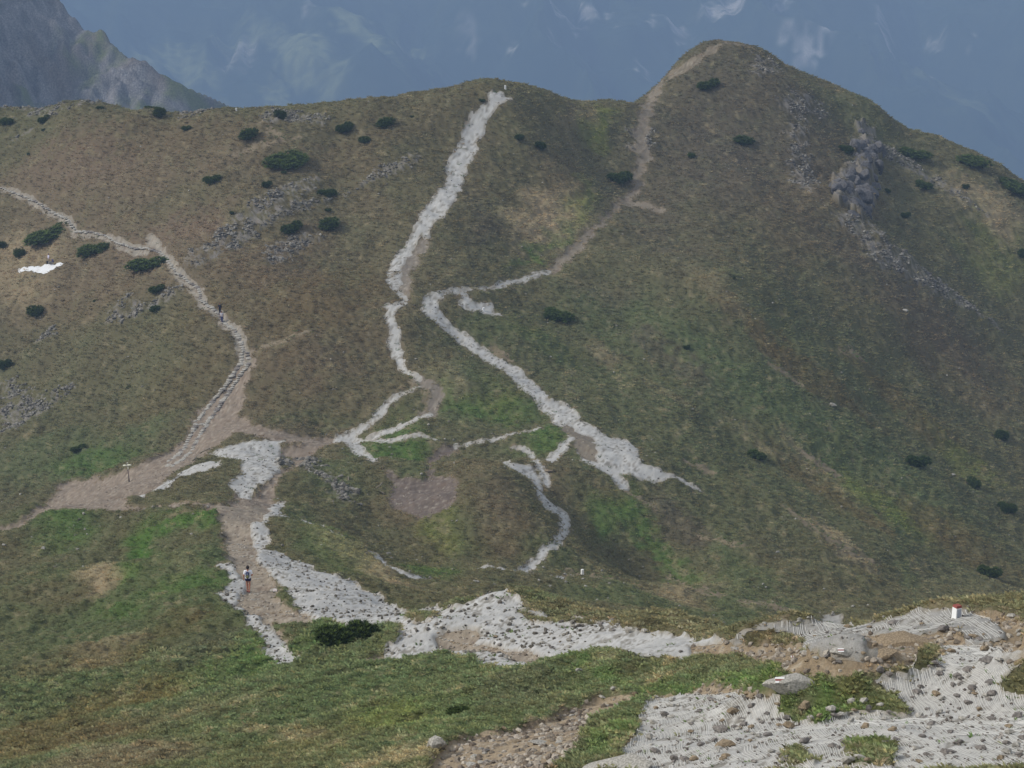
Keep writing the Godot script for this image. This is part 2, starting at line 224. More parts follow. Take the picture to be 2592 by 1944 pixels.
const STONES := [
	[1826,1859,52.9,20.3,0], [1853,1814,36.6,20.3,1], [1828,1901,61,24.4,1], [1999,1852,34.6,24.4,1], [1993,1829,28.5,16.3,0], [2032,1890,36.6,16.3,0], [2190,1851,30.5,16.3,1],
	[2363,1688,24.4,10.2,0], [2225,1703,24.4,22.4,0], [2489,1654,32.5,16.3,1], [2502,1681,61,12.2,0], [2449,1706,36.6,14.2,0], [2420,1723,28.5,16.3,0], [2461,1754,28.5,18.3,0],
	[2412,1745,16.3,14.2,0], [2506,1737,32.5,10.2,0], [2449,1791,30.5,14.2,0], [2504,1782,16.3,10.2,0], [2506,1831,32.5,12.2,0], [2575,1822,36.6,14.2,0], [2331,1875,24.4,10.2,0],
	[2404,1865,22.4,9,0], [2343,1923,24.4,12.2,0], [2485,1909,20.3,14.2,0], [2532,1933,28.5,16.3,1], [2575,1922,28.5,9,0], [2420,1928,20.3,7.3,0], [2327,1940,24.4,10.2,1],
	[2144,1940,44.8,20.3,2], [2174,1922,36.6,14.2,2], [2105,1802,32.5,20.3,2], [2054,1826,20.3,20.3,2], [2072,1818,20.3,14.2,1], [2199,1807,20.3,22.4,0], [2156,1782,24.4,20.3,2],
	[2038,1800,36.6,36.6,1], [2184,1782,28.5,16.3,2], [2229,1789,24.4,12.2,2], [2404,1659,28.5,14.2,1], [2384,1652,24.4,12.2,1], [1704,1934,24.4,20.3,0], [1733,1935,28.5,16.3,0],
	[1838,1926,28.5,14.2,1], [1985,1928,32.5,14.2,0], [1875,1830,24.4,8.1,0], [1806,1886,20.3,12.2,0], [1900,1798,24.4,14.2,0], [1802,1779,24.4,8.1,0], [1924,1773,24.4,14.2,0],
	[1765,1764,24.4,12.2,2], [1751,1842,16.3,8.1,0], [2241,1883,24.4,10.2,0], [2266,1883,24.4,8.1,0], [2107,1901,24.4,14.2,0], [2123,1905,12.2,12.2,0], [2306,1805,16.3,8.1,0],
	[2347,1804,20.3,6.1,0], [1989,1623,16.3,10.2,1], [2013,1621,20.3,14.2,1], [2038,1656,36.6,12.2,2], [2144,1594,28.5,10.2,1], [2258,1584,32.5,10.2,0], [2384,1599,36.6,20.3,0],
	[2042,1676,24.4,10.2,1], [1863,1644,32.5,7.3,2], [2563,1564,28.5,14.2,2], [2571,1577,32.5,12.2,1], [1936,1581,16.3,8.1,2], [2022,1572,16.3,10.2,2], [2107,1560,11.4,16.3,2],
	[2046,1567,12.2,7.3,2], [2213,1644,20.3,12.2,1], [2465,1619,36.6,10.2,1], [2579,1612,20.3,12.2,2], [1652,1841,24.4,16.3,2], [1645,1880,20.3,26.4,2], [1680,1819,24.4,16.3,0],
	[1660,1914,28.5,16.3,0], [1704,1934,24.4,20.3,0], [1273,1847,20.3,10.2,1], [1464,1702,20.3,14.2,2], [1550,1748,16.3,12.2,2], [1607,1760,18.3,12.2,1], [1525,1769,20.3,10.2,2],
	[1318,1904,24.4,10.2,0], [1228,1905,24.4,12.2,0], [1102,1892,44.8,32.5,2], [1460,1846,20.3,8.1,1], [1391,1878,16.3,6.1,1], [1196,1943,48.8,16.3,2], [1200,1921,32.5,12.2,2],
	[1342,1943,24.4,12.2,0], [1367,1858,16.3,8.1,1], [1293,1883,48.8,9,1], [1371,1883,81.4,9,2], [1660,1767,16.3,8.1,2], [1700,1780,24.4,10.2,2], [1416,1882,28.5,6.5,2],
	[1082,1597,14.2,10.2,0], [1232,1585,12.2,5.7,0], [1365,1471,9,7.3,2], [1391,1485,16.3,5.7,2], [1430,1455,9,6.5,2], [1523,1447,9,7.3,2], [1085,1077,9,7.3,2],
	[986,1134,9,5.7,2], [1127,1113,7.3,4.9,2], [1147,1115,5.7,5.7,2], [1387,1193,24.4,5.7,1], [2158,268,4.9,3.7,2], [2113,116,5.7,4.1,2], [2085,1492,7.3,4.1,2],
	[2107,1028,20.3,11.4,2], [2292,788,20.3,8.1,2], [2310,999,9,3.3,2], [2412,1203,16.3,6.5,2]
]

var cp: float
var sp: float
var dth: float
var span: float
var H := PackedFloat32Array()      # heights on the fan of rows and columns
var cov := PackedByteArray()       # 0 grass, 1..29 bare path, 30..69 net, 70 snow
var scree := PackedByteArray()
var cut := PackedFloat32Array()    # how deep the trails are worn in
var gcol := PackedColorArray()
var nz := FastNoiseLite.new()
var nr := FastNoiseLite.new()
var blocks := FastNoiseLite.new()
var rng := RandomNumberGenerator.new()
var mats := {}
var counts := {}
var stone_meshes := []
var shrub_meshes := []
var stem_mesh: ArrayMesh
const SRGB := {"O": [94, 91, 66], "G": [84, 94, 62], "L": [75, 103, 46], "B": [102, 89, 69], "R": [96, 82, 55], "D": [146, 130, 102], "P": [88, 81, 69], "Y": [104, 114, 52], "K": [117, 99, 83]}


func _ready() -> void:
	# --- camera, sky, sun, exposure
	cp = cos(deg_to_rad(PITCH)); sp = sin(deg_to_rad(PITCH))
	dth = 2.0 * TH / (NX - 1); span = log(R1 / R0)
	var cam := Camera3D.new()
	cam.name = "camera"
	cam.position = Vector3(0, CAM_Y, 0)
	cam.rotation_degrees = Vector3(-PITCH, 0, 0)
	cam.fov = rad_to_deg(2.0 * atan(972.0 / F))
	cam.near = 0.5
	cam.far = 20000.0
	add_child(cam)
	cam.current = true
	var env := Environment.new()
	env.background_mode = Environment.BG_SKY
	var sky := Sky.new()
	var sm := ProceduralSkyMaterial.new()
	sm.sky_top_color = Color(0.85, 0.87, 0.89)
	sm.sky_horizon_color = Color(0.89, 0.895, 0.89)
	sm.sky_curve = 0.2
	sm.ground_bottom_color = Color(0.3, 0.32, 0.3)
	sm.ground_horizon_color = Color(0.6, 0.64, 0.68)
	sky.sky_material = sm
	env.sky = sky
	env.background_energy_multiplier = 0.44
	env.tonemap_mode = Environment.TONE_MAPPER_LINEAR
	env.tonemap_exposure = 2.25
	env.fog_enabled = true
	env.fog_density = 0.0003
	env.fog_light_color = Color(0.68, 0.81, 1.0)
	env.sdfgi_enabled = true
	env.ssao_enabled = true
	env.ssil_enabled = true
	var we := WorldEnvironment.new()
	we.name = "environment"
	we.environment = env
	add_child(we)
	var sun := DirectionalLight3D.new()
	sun.name = "sun"
	sun.light_color = Color(1.0, 0.98, 0.94)
	sun.light_energy = 0.62
	sun.light_angular_distance = 9.0
	sun.shadow_enabled = true
	sun.rotation_degrees = Vector3(-38, -80, 0)
	add_child(sun)

	nz.seed = 7; nz.noise_type = FastNoiseLite.TYPE_SIMPLEX_SMOOTH; nz.frequency = 1.0; nz.fractal_type = FastNoiseLite.FRACTAL_NONE
	nr.seed = 11; nr.noise_type = FastNoiseLite.TYPE_SIMPLEX; nr.frequency = 1.0; nr.fractal_type = FastNoiseLite.FRACTAL_RIDGED; nr.fractal_octaves = 4
	rng.seed = 4242
	blocks.seed = 5; blocks.noise_type = FastNoiseLite.TYPE_CELLULAR; blocks.frequency = 1.0; blocks.fractal_type = FastNoiseLite.FRACTAL_NONE; blocks.cellular_return_type = FastNoiseLite.RETURN_CELL_VALUE
	make_materials()
	# --- large structure
	shape_ground()
	paint_cover()
	finish_heights()
	colour_ground()
	build_ground()
	build_covers()
	build_rocky_ridge()
	build_mountain()
	# --- objects
	make_stones_meshes()
	make_shrub_meshes()
	build_outcrops()
	build_shrubs()
	build_markers()
	build_people()
	build_stone_path()
	build_steps()
	build_stones()
	build_scattered()
	build_threads()
	build_grass()


# ---------------------------------------------------------------- helpers
func numbered(called: String) -> String:
	var n: int = counts.get(called, -1) + 1
	counts[called] = n
	return called if n == 0 else "%s_%03d" % [called, n]

func tag(o: Node, label: String, category := "", group := "", kind := "") -> void:
	if label: o.set_meta("label", label)
	if category: o.set_meta("category", category)
	if group: o.set_meta("group", group)
	if kind: o.set_meta("kind", kind)

func top(o: Node3D, called: String) -> Node3D:
	o.name = numbered(called)
	add_child(o)
	return o

func mi(mesh: Mesh, mat: Material, called: String, parent: Node = null) -> MeshInstance3D:
	var o := MeshInstance3D.new()
	o.mesh = mesh
	o.material_override = mat
	if parent == null:
		top(o, called)
	else:
		o.name = called
		parent.add_child(o, true)
	return o

func mat(called: String, c: Color, rough := 0.9, vertex := false, spec := 0.3) -> StandardMaterial3D:
	var m := StandardMaterial3D.new()
	m.resource_name = called
	m.albedo_color = c
	m.roughness = rough
	m.metallic_specular = spec
	if vertex:
		m.vertex_color_use_as_albedo = true
		m.vertex_color_is_srgb = true
	mats[called] = m
	return m

func grain(freq: float, lo: float, hi: float, seed_: int, size := 512, oct := 4) -> NoiseTexture2D:
	var n := FastNoiseLite.new()
	n.seed = seed_; n.frequency = freq; n.noise_type = FastNoiseLite.TYPE_SIMPLEX
	n.fractal_octaves = oct
	var t := NoiseTexture2D.new()
	t.width = size; t.height = size; t.seamless = true; t.normalize = true; t.noise = n
	var g := Gradient.new()
	g.set_color(0, Color(lo, lo, lo)); g.set_color(1, Color(hi, hi, hi))
	t.color_ramp = g
	return t

func make_materials() -> void:
	var white := Color(1, 1, 1)
	var g := mat("ground_cover", white, 0.95, true, 0.15)
	g.albedo_texture = grain(0.05, 0.62, 1.0, 3, 1024, 5)
	g.uv1_triplanar = true; g.uv1_world_triplanar = true; g.uv1_scale = Vector3(0.13, 0.13, 0.13)
	var p := mat("bare_path", white, 0.95, true, 0.2)
	p.albedo_texture = grain(0.06, 0.66, 1.0, 9, 1024, 5)
	p.uv1_triplanar = true; p.uv1_world_triplanar = true; p.uv1_scale = Vector3(0.21, 0.21, 0.21)
	var n := mat("net_fibre", white, 0.9, true, 0.2)
	n.albedo_texture = grain(0.08, 0.66, 1.0, 21, 1024, 4)
	n.uv1_triplanar = true; n.uv1_world_triplanar = true; n.uv1_scale = Vector3(0.3, 0.3, 0.3)
	mat("thread", Color8(200, 198, 193), 0.9, false, 0.2)
	var gb := mat("grass_blade", white, 0.8, true, 0.15)
	gb.backlight_enabled = true
	gb.backlight = Color(0.75, 0.75, 0.75)
	var s := mat("stone", white, 0.9, true, 0.25)
	s.albedo_texture = grain(0.03, 0.6, 1.0, 33, 512, 5)
	s.uv1_triplanar = true; s.uv1_world_triplanar = true; s.uv1_scale = Vector3(0.9, 0.9, 0.9)
	for t in [["stone_grey", Color8(150, 143, 138)], ["stone_tan", Color8(168, 150, 126)], ["stone_pale", Color8(196, 191, 182)], ["outcrop_rock", Color8(116, 114, 116)]]:
		var m := mat(t[0], t[1], 0.9, false, 0.25)
		m.albedo_texture = grain(0.03, 0.55, 1.0, 35, 512, 5)
		m.uv1_triplanar = true; m.uv1_world_triplanar = true; m.uv1_scale = Vector3(0.9, 0.9, 0.9) if t[0] != "outcrop_rock" else Vector3(0.12, 0.12, 0.12)
	var nd := mat("needles", white, 0.75, true, 0.2)
	nd.backlight_enabled = true
	nd.backlight = Color(0.5, 0.5, 0.5)
	mat("bark", Color8(84, 70, 58), 0.9)
	mat("snow", white, 0.7, true, 0.3)
	var fl := mat("far_land", white, 1.0, true, 0.1)
	fl.albedo_texture = grain(0.05, 0.68, 1.0, 51, 1024, 6)
	fl.uv1_triplanar = true; fl.uv1_world_triplanar = true; fl.uv1_scale = Vector3(0.0035, 0.0035, 0.0035)
	var rr := mat("ridge_rock", white, 1.0, true, 0.15)
	rr.albedo_texture = grain(0.03, 0.35, 1.0, 53, 1024, 6)
	rr.uv1_triplanar = true; rr.uv1_world_triplanar = true; rr.uv1_scale = Vector3(0.022, 0.022, 0.022)
	var wd := mat("weathered_wood", Color8(150, 140, 124), 0.9)
	wd.albedo_texture = grain(0.03, 0.6, 1.0, 41, 256, 4)
	wd.uv1_triplanar = true; wd.uv1_scale = Vector3(3, 0.6, 3)
	mat("dark_wood", Color8(64, 50, 44), 0.9)
	mat("white_paint", Color8(226, 226, 226), 0.8)
	mat("red_paint", Color8(136, 76, 70), 0.8)
	mat("grey_paint", Color8(165, 170, 182), 0.8)
	mat("cream_paint", Color8(222, 222, 205), 0.7)
	mat("post_grey", Color8(104, 94, 100), 0.8)

func sm3(a: float, b: float, x: float) -> float:
	var t := clampf((x - a) / (b - a), 0.0, 1.0)
	return t * t * (3.0 - 2.0 * t)

func mesh_of(v: PackedVector3Array, idx: PackedInt32Array, n := PackedVector3Array(), c := PackedColorArray()) -> ArrayMesh:
	var a := []
	a.resize(Mesh.ARRAY_MAX)
	a[Mesh.ARRAY_VERTEX] = v
	if idx.size(): a[Mesh.ARRAY_INDEX] = idx
	if n.size(): a[Mesh.ARRAY_NORMAL] = n
	if c.size(): a[Mesh.ARRAY_COLOR] = c
	var m := ArrayMesh.new()
	m.add_surface_from_arrays(Mesh.PRIMITIVE_TRIANGLES, a)
	return m


# ---------------------------------------------------------------- ground shape
func shape_ground() -> void:
	var pts: Array[Vector3] = []
	for g in GROUND_SEEN:
		var y: float = (972.0 - g[1]) / F
		var zz := y * sp + cp
		pts.append(Vector3((g[0] - 1296.0) / F / zz * g[2], g[2], (y * cp - sp) / zz * g[2]))
	for g in GROUND_BEHIND:
		pts.append(Vector3((g[0] - 1296.0) / F / cp * g[1], g[1], g[2]))
	# thin-plate spline through the points
	var n := pts.size()
	var m := n + 3
	var A: Array[PackedFloat64Array] = []
	for i in m:
		var row := PackedFloat64Array()
		row.resize(m + 1)
		if i < n:
			for j in n:
				var dx := (pts[i].x - pts[j].x) * 0.01
				var dy := (pts[i].y - pts[j].y) * 0.01
				var r2 := dx * dx + dy * dy
				row[j] = r2 * log(r2) if r2 > 1e-12 else 0.003
			row[n] = 1.0; row[n + 1] = pts[i].x * 0.01; row[n + 2] = pts[i].y * 0.01
			row[m] = pts[i].z
		else:
			for j in n:
				row[j] = [1.0, pts[j].x * 0.01, pts[j].y * 0.01][i - n]
		A.append(row)
	for k in m:
		var best := k
		for i in range(k + 1, m):
			if absf(A[i][k]) > absf(A[best][k]): best = i
		var t := A[k]; A[k] = A[best]; A[best] = t
		var pr := A[k]
		var inv := 1.0 / pr[k]
		for i in range(k + 1, m):
			var ri := A[i]
			var f := ri[k] * inv
			if f != 0.0:
				for j in range(k, m + 1): ri[j] -= f * pr[j]
				A[i] = ri
	var w := PackedFloat64Array()
	w.resize(m)
	for k in range(m - 1, -1, -1):
		var s := A[k][m]
		for j in range(k + 1, m): s -= A[k][j] * w[j]
		w[k] = s / A[k][k]
	# coarse fan
	var nc := (NX - 1) / CS + 1
	var nrw := (NR - 1) / CS + 1
	var C := PackedFloat32Array()
	C.resize(nc * nrw)
	var px := PackedFloat64Array(); var py := PackedFloat64Array()
	for p in pts:
		px.append(p.x * 0.01); py.append(p.y * 0.01)
	for j in nrw:
		var r := row_r(CS * j) * 0.01
		for i in nc:
			var th := -TH + dth * CS * i
			var x := r * sin(th)
			var d := r * cos(th)
			var s := w[n] + w[n + 1] * x + w[n + 2] * d
			for k in n:
				var dx := x - px[k]
				var dy := d - py[k]
				var r2 := dx * dx + dy * dy + 1e-12
				s += w[k] * r2 * log(r2)
			C[j * nc + i] = s
	# smooth upsampling: along the columns, then along the rows
	H.resize(NX * NR)
	var M := PackedFloat32Array()
	M.resize(nrw * NX)
	for i in NX:
		var b := mini(i / CS, nc - 2)
		var t := float(i - b * CS) / CS
		var q := cubic(t)
		var b0 := maxi(b - 1, 0); var b3 := mini(b + 2, nc - 1)
		for j in nrw:
			var o := j * nc
			M[j * NX + i] = C[o + b0] * q[0] + C[o + b] * q[1] + C[o + b + 1] * q[2] + C[o + b3] * q[3]
	for j in NR:
		var b := mini(j / CS, nrw - 2)
		var q := cubic(float(j - b * CS) / CS)
		var o0 := maxi(b - 1, 0) * NX; var o1 := b * NX; var o2 := (b + 1) * NX; var o3 := mini(b + 2, nrw - 1) * NX
		var o := j * NX
		for i in NX:
			H[o + i] = CAM_Y + M[o0 + i] * q[0] + M[o1 + i] * q[1] + M[o2 + i] * q[2] + M[o3 + i] * q[3]
	# gentle swells and hollows of the hillsides
	for j in NR:
		var r := row_r(j)
		var far := sm3(110.0, 200.0, r)
		if far <= 0.0: continue
		for i in NX:
			var th := -TH + dth * i
			var x := r * sin(th)
			var z := -r * cos(th)
			H[j * NX + i] += far * (1.5 * nz.get_noise_2d(x * 0.026 + 7.0, z * 0.026) + 0.7 * nz.get_noise_2d(x * 0.06, z * 0.06 + 12.0))
	# mounds and banks: pixel, reach in metres across and along, height
	for b in [[2131, 1745, 2.0, 1.5, 1.25], [1955, 1618, 1.7, 1.2, 0.6], [2600, 1730, 1.3, 1.6, 1.3], [2384, 1545, 3.0, 2.0, 0.35], [1560, 1700, 6.0, 2.5, 0.5], [1290, 1530, 6.0, 4.0, 0.6], [1450, 1900, 1.3, 2.6, 0.35], [930, 1640, 6.0, 2.5, 0.7], [2075, 1660, 2.0, 1.0, 0.3], [700, 283, 14.0, 6.0, 1.6], [1010, 1140, 10.0, 6.0, 1.2], [1250, 1290, 9.0, 15.0, 3.6], [1085, 1335, 11.0, 14.0, -3.0], [960, 1300, 7.0, 12.0, 1.2], [1560, 1310, 9.0, 12.0, -2.4], [1640, 1400, 10.0, 12.0, -2.6], [1440, 1250, 8.0, 9.0, -1.6], [320, 1400, 6.0, 9.0, -1.0], [1670, 1600, 3.5, 3.0, 0.5], [2203, 292, 6.0, 6.0, 2.2]]:
		var c := cast(b[0], b[1])
		var rad: float = maxf(b[2], b[3]) * 2.2
		each_cell_near(c, rad, func(k: int, x: float, z: float):
			var q: float = pow((x - c.x) / b[2], 2.0) + pow((z - c.z) / b[3], 2.0)
			H[k] += b[4] * exp(-q))

# rows lie closer together with distance: row number <-> metres from the camera
func row_r(j: float) -> float:
	var s := j / (NR - 1)
	return R0 * exp(span * (1.5 * s - 0.5 * s * s))

func r_row(r: float) -> float:
	var y := clampf(log(maxf(r, R0) / R0) / span, 0.0, 1.0)
	return (1.5 - sqrt(2.25 - 2.0 * y)) * (NR - 1)

func cubic(t: float) -> Array:
	var t2 := t * t
	var t3 := t2 * t
	return [-0.5 * t3 + t2 - 0.5 * t, 1.5 * t3 - 2.5 * t2 + 1.0, -1.5 * t3 + 2.0 * t2 + 0.5 * t, 0.5 * t3 - 0.5 * t2]

func each_cell_near(c: Vector3, rad: float, what: Callable) -> void:
	var r := Vector2(c.x, c.z).length()
	var th := atan2(c.x, -c.z)
	var i0 := clampi(int((th + TH - rad / r) / dth), 0, NX - 1)
	var i1 := clampi(int((th + TH + rad / r) / dth) + 1, 0, NX - 1)
	var j0 := clampi(int(r_row(r - rad)), 0, NR - 1)
	var j1 := clampi(int(r_row(r + rad)) + 1, 0, NR - 1)
	for j in range(j0, j1 + 1):
		var rr := row_r(j)
		for i in range(i0, i1 + 1):
			var t := -TH + dth * i
			what.call(j * NX + i, rr * sin(t), -rr * cos(t))

func fan_of(x: float, z: float) -> Vector2:
	return Vector2((atan2(x, -z) + TH) / dth, r_row(sqrt(x * x + z * z)))

func height(x: float, z: float) -> float:
	var f := fan_of(x, z)
	var i := clampi(int(f.x), 0, NX - 2)
	var j := clampi(int(f.y), 0, NR - 2)
	var a := clampf(f.x - i, 0, 1)
	var b := clampf(f.y - j, 0, 1)
	var k := j * NX + i
	return lerpf(lerpf(H[k], H[k + 1], a), lerpf(H[k + NX], H[k + NX + 1], a), b)

func cover_at(x: float, z: float) -> int:
	var f := fan_of(x, z)
	return cov[clampi(roundi(f.y), 0, NR - 1) * NX + clampi(roundi(f.x), 0, NX - 1)]

func slope_normal(x: float, z: float, e := 0.6) -> Vector3:
	return Vector3(height(x - e, z) - height(x + e, z), 2.0 * e, height(x, z - e) - height(x, z + e)).normalized()

# where the sight line through a photo pixel meets the ground
func cast(u: float, v: float) -> Vector3:
	var x := (u - 1296.0) / F
	var y := (972.0 - v) / F
	var zz := y * sp + cp
	var th := atan2(x, zz)
	var t := (y * cp - sp) / sqrt(x * x + zz * zz)
	var fi := clampf((th + TH) / dth, 0.0, NX - 1.001)
	var i := int(fi)
	var a := fi - i
	var last := 1e9
	var near := 1e9
	var near_r := 300.0
	var j := 0
	while j < NR:
		var r := row_r(j)
		var k := j * NX + i
		var diff := CAM_Y + t * r - lerpf(H[k], H[k + 1], a)
		if diff < 0.0:
			if j == 0: return Vector3(r * sin(th), lerpf(H[k], H[k + 1], a), -r * cos(th))
			var ra := row_r(j - 2)
			for it in 12:                              # refine between the two rows
				var rm := (ra + r) * 0.5
				if CAM_Y + t * rm < height(rm * sin(th), -rm * cos(th)): r = rm
				else: ra = rm
			return Vector3(r * sin(th), height(r * sin(th), -r * cos(th)), -r * cos(th))
		if diff < near and r > 60.0:
			near = diff
			near_r = r
		j += 2
	return Vector3(near_r * sin(th), height(near_r * sin(th), -near_r * cos(th)), -near_r * cos(th))

func metres_per_pixel(p: Vector3) -> float:
	return ((p - Vector3(0, CAM_Y, 0)).dot(Vector3(0, -sp, -cp))) / F


# ---------------------------------------------------------------- what covers the ground
func outline(w, flat: Array) -> PackedVector2Array:
	var p := PackedVector2Array()
	for k in flat.size() / 2: p.append(Vector2(flat[k * 2], flat[k * 2 + 1]))
	if w is Array:
		var left := PackedVector2Array()
		var right := PackedVector2Array()
		var fine := PackedVector2Array()
		var ws := PackedFloat32Array()
		for k in p.size() - 1:
			var steps := maxi(2, int(p[k].distance_to(p[k + 1]) / 10.0))
			for s in steps:
				var t := float(s) / steps
				var f: float = (k + t) / (p.size() - 1) * (w.size() - 1)
				var b := mini(int(f), w.size() - 2)
				fine.append(p[k].cubic_interpolate(p[k + 1], p[maxi(k - 1, 0)], p[mini(k + 2, p.size() - 1)], t))
				ws.append(lerpf(w[b], w[b + 1], f - b))
		fine.append(p[p.size() - 1]); ws.append(w[w.size() - 1])
		for k in fine.size():
			var dir := (fine[mini(k + 1, fine.size() - 1)] - fine[maxi(k - 1, 0)]).normalized()
			var side := Vector2(-dir.y, dir.x) * ws[k] * 0.5
			left.append(fine[k] + side); right.append(fine[k] - side)
		right.reverse()
		left.append_array(right)
		return left
	var out := PackedVector2Array()
	for k in p.size():
		var q := p[(k + 1) % p.size()]
		var steps := maxi(1, int(p[k].distance_to(q) / 14.0))
		for s in steps: out.append(p[k].lerp(q, float(s) / steps))
	return out

func cells_in(w, flat: Array, ragged := 1.4) -> PackedInt32Array:
	var g := PackedVector2Array()
	var lo := 1e9
	var hi := -1e9
	for p in outline(w, flat):
		var c := cast(p.x, p.y)
		var f := fan_of(c.x, c.z)
		f.y = clampf(f.y, 0.0, NR - 1.0)
		g.append(f)
		lo = minf(lo, f.y); hi = maxf(hi, f.y)
	var out := PackedInt32Array()
	var n := g.size()
	for j in range(maxi(int(ceil(lo)), 0), mini(int(hi), NR - 1) + 1):
		var xs: Array[float] = []
		var y := j + 0.001
		for k in n:
			var a := g[k]
			var b := g[(k + 1) % n]
			if (a.y <= y) != (b.y <= y):
				var x := a.x + (b.x - a.x) * (y - a.y) / (b.y - a.y)
				var rr := row_r(j)
				xs.append(x + ragged * (nz.get_noise_2d(x * 0.05, rr * 0.35) * 1.2 + 0.7 * nz.get_noise_2d(x * 0.15, rr * 0.9 + 90.0)))
		xs.sort()
		for k in xs.size() / 2:
			for i in range(maxi(roundi(xs[k * 2]), 0), mini(roundi(xs[k * 2 + 1]), NX - 1) + 1):
				out.append(j * NX + i)
	return out

func paint_cover() -> void:
	cov.resize(NX * NR)
	scree.resize(NX * NR)
	for s in SCREE:
		for k in cells_in(0, s, 4.0): scree[k] = 1
	for s in OUTCROPS:
		for k in cells_in(0, s, 2.0): scree[k] = 2
	for s in SOIL:
		for k in cells_in(s[1], s[2], 0.6 if s[0] == 10 else 3.0 if s[0] == 9 else 2.0): cov[k] = s[0]
	for s in NETS:
		for k in cells_in(s[1], s[2], 1.2): cov[k] = 30 + s[0]
	for s in CUTS:
		for k in cells_in(s[1], s[2], 1.6): cov[k] = s[0]
	for k in cells_in(0, SNOW, 0.2): cov[k] = 70

func finish_heights() -> void:
	# trails are worn into the turf
	cut.resize(NX * NR)
	for k in NX * NR:
		var c := cov[k]
		cut[k] = 0.0 if c == 0 or c == 70 else 0.08 if c == 9 else 0.42 if c < 3 else 0.3 if c < 30 else 0.2
	var tmp := cut.duplicate()
	for pass_ in 3:
		for j in range(1, NR - 1):
			for i in range(1, NX - 1):
				var k := j * NX + i
				tmp[k] = (cut[k] * 2.0 + cut[k - 1] + cut[k + 1] + cut[k - NX] + cut[k + NX]) / 6.0
		cut = tmp.duplicate()
	for j in NR:
		var r := row_r(j)
		for i in NX:
			var th := -TH + dth * i
			var x := r * sin(th)
			var z := -r * cos(th)
			var k := j * NX + i
			var h := H[k]
			var grassy := 1.0 if cov[k] == 0 else 0.25
			var roll := nz.get_noise_2d(x * 0.07, z * 0.07) * 0.55 + nz.get_noise_2d(x * 0.21 + 40.0, z * 0.21) * 0.22
			var lump := nz.get_noise_2d(x * 0.75, z * 0.75) * 0.10 + nz.get_noise_2d(x * 0.16, h * 1.1 + z * 0.1) * 0.07 + nz.get_noise_2d(x * 1.9, z * 1.9) * 0.05
			var far := sm3(25.0, 120.0, r)
			var rocky := 0.0
			if scree[k] == 1: rocky = absf(nz.get_noise_2d(x * 0.9, z * 0.9)) * 0.35
			elif scree[k] == 2: rocky = (blocks.get_noise_2d(x * 0.32, z * 0.32) + 1.0) * 0.9 + (blocks.get_noise_2d(x * 0.9, z * 0.9) + 1.0) * 0.3
			H[k] = h - cut[k] + roll * lerpf(0.35, 1.0, far) + lump * grassy * lerpf(0.9, 2.3, far) + rocky

func lin(c: Array) -> Vector3:
	return Vector3(pow(c[0] / 255.0, 2.2), pow(c[1] / 255.0, 2.2), pow(c[2] / 255.0, 2.2))

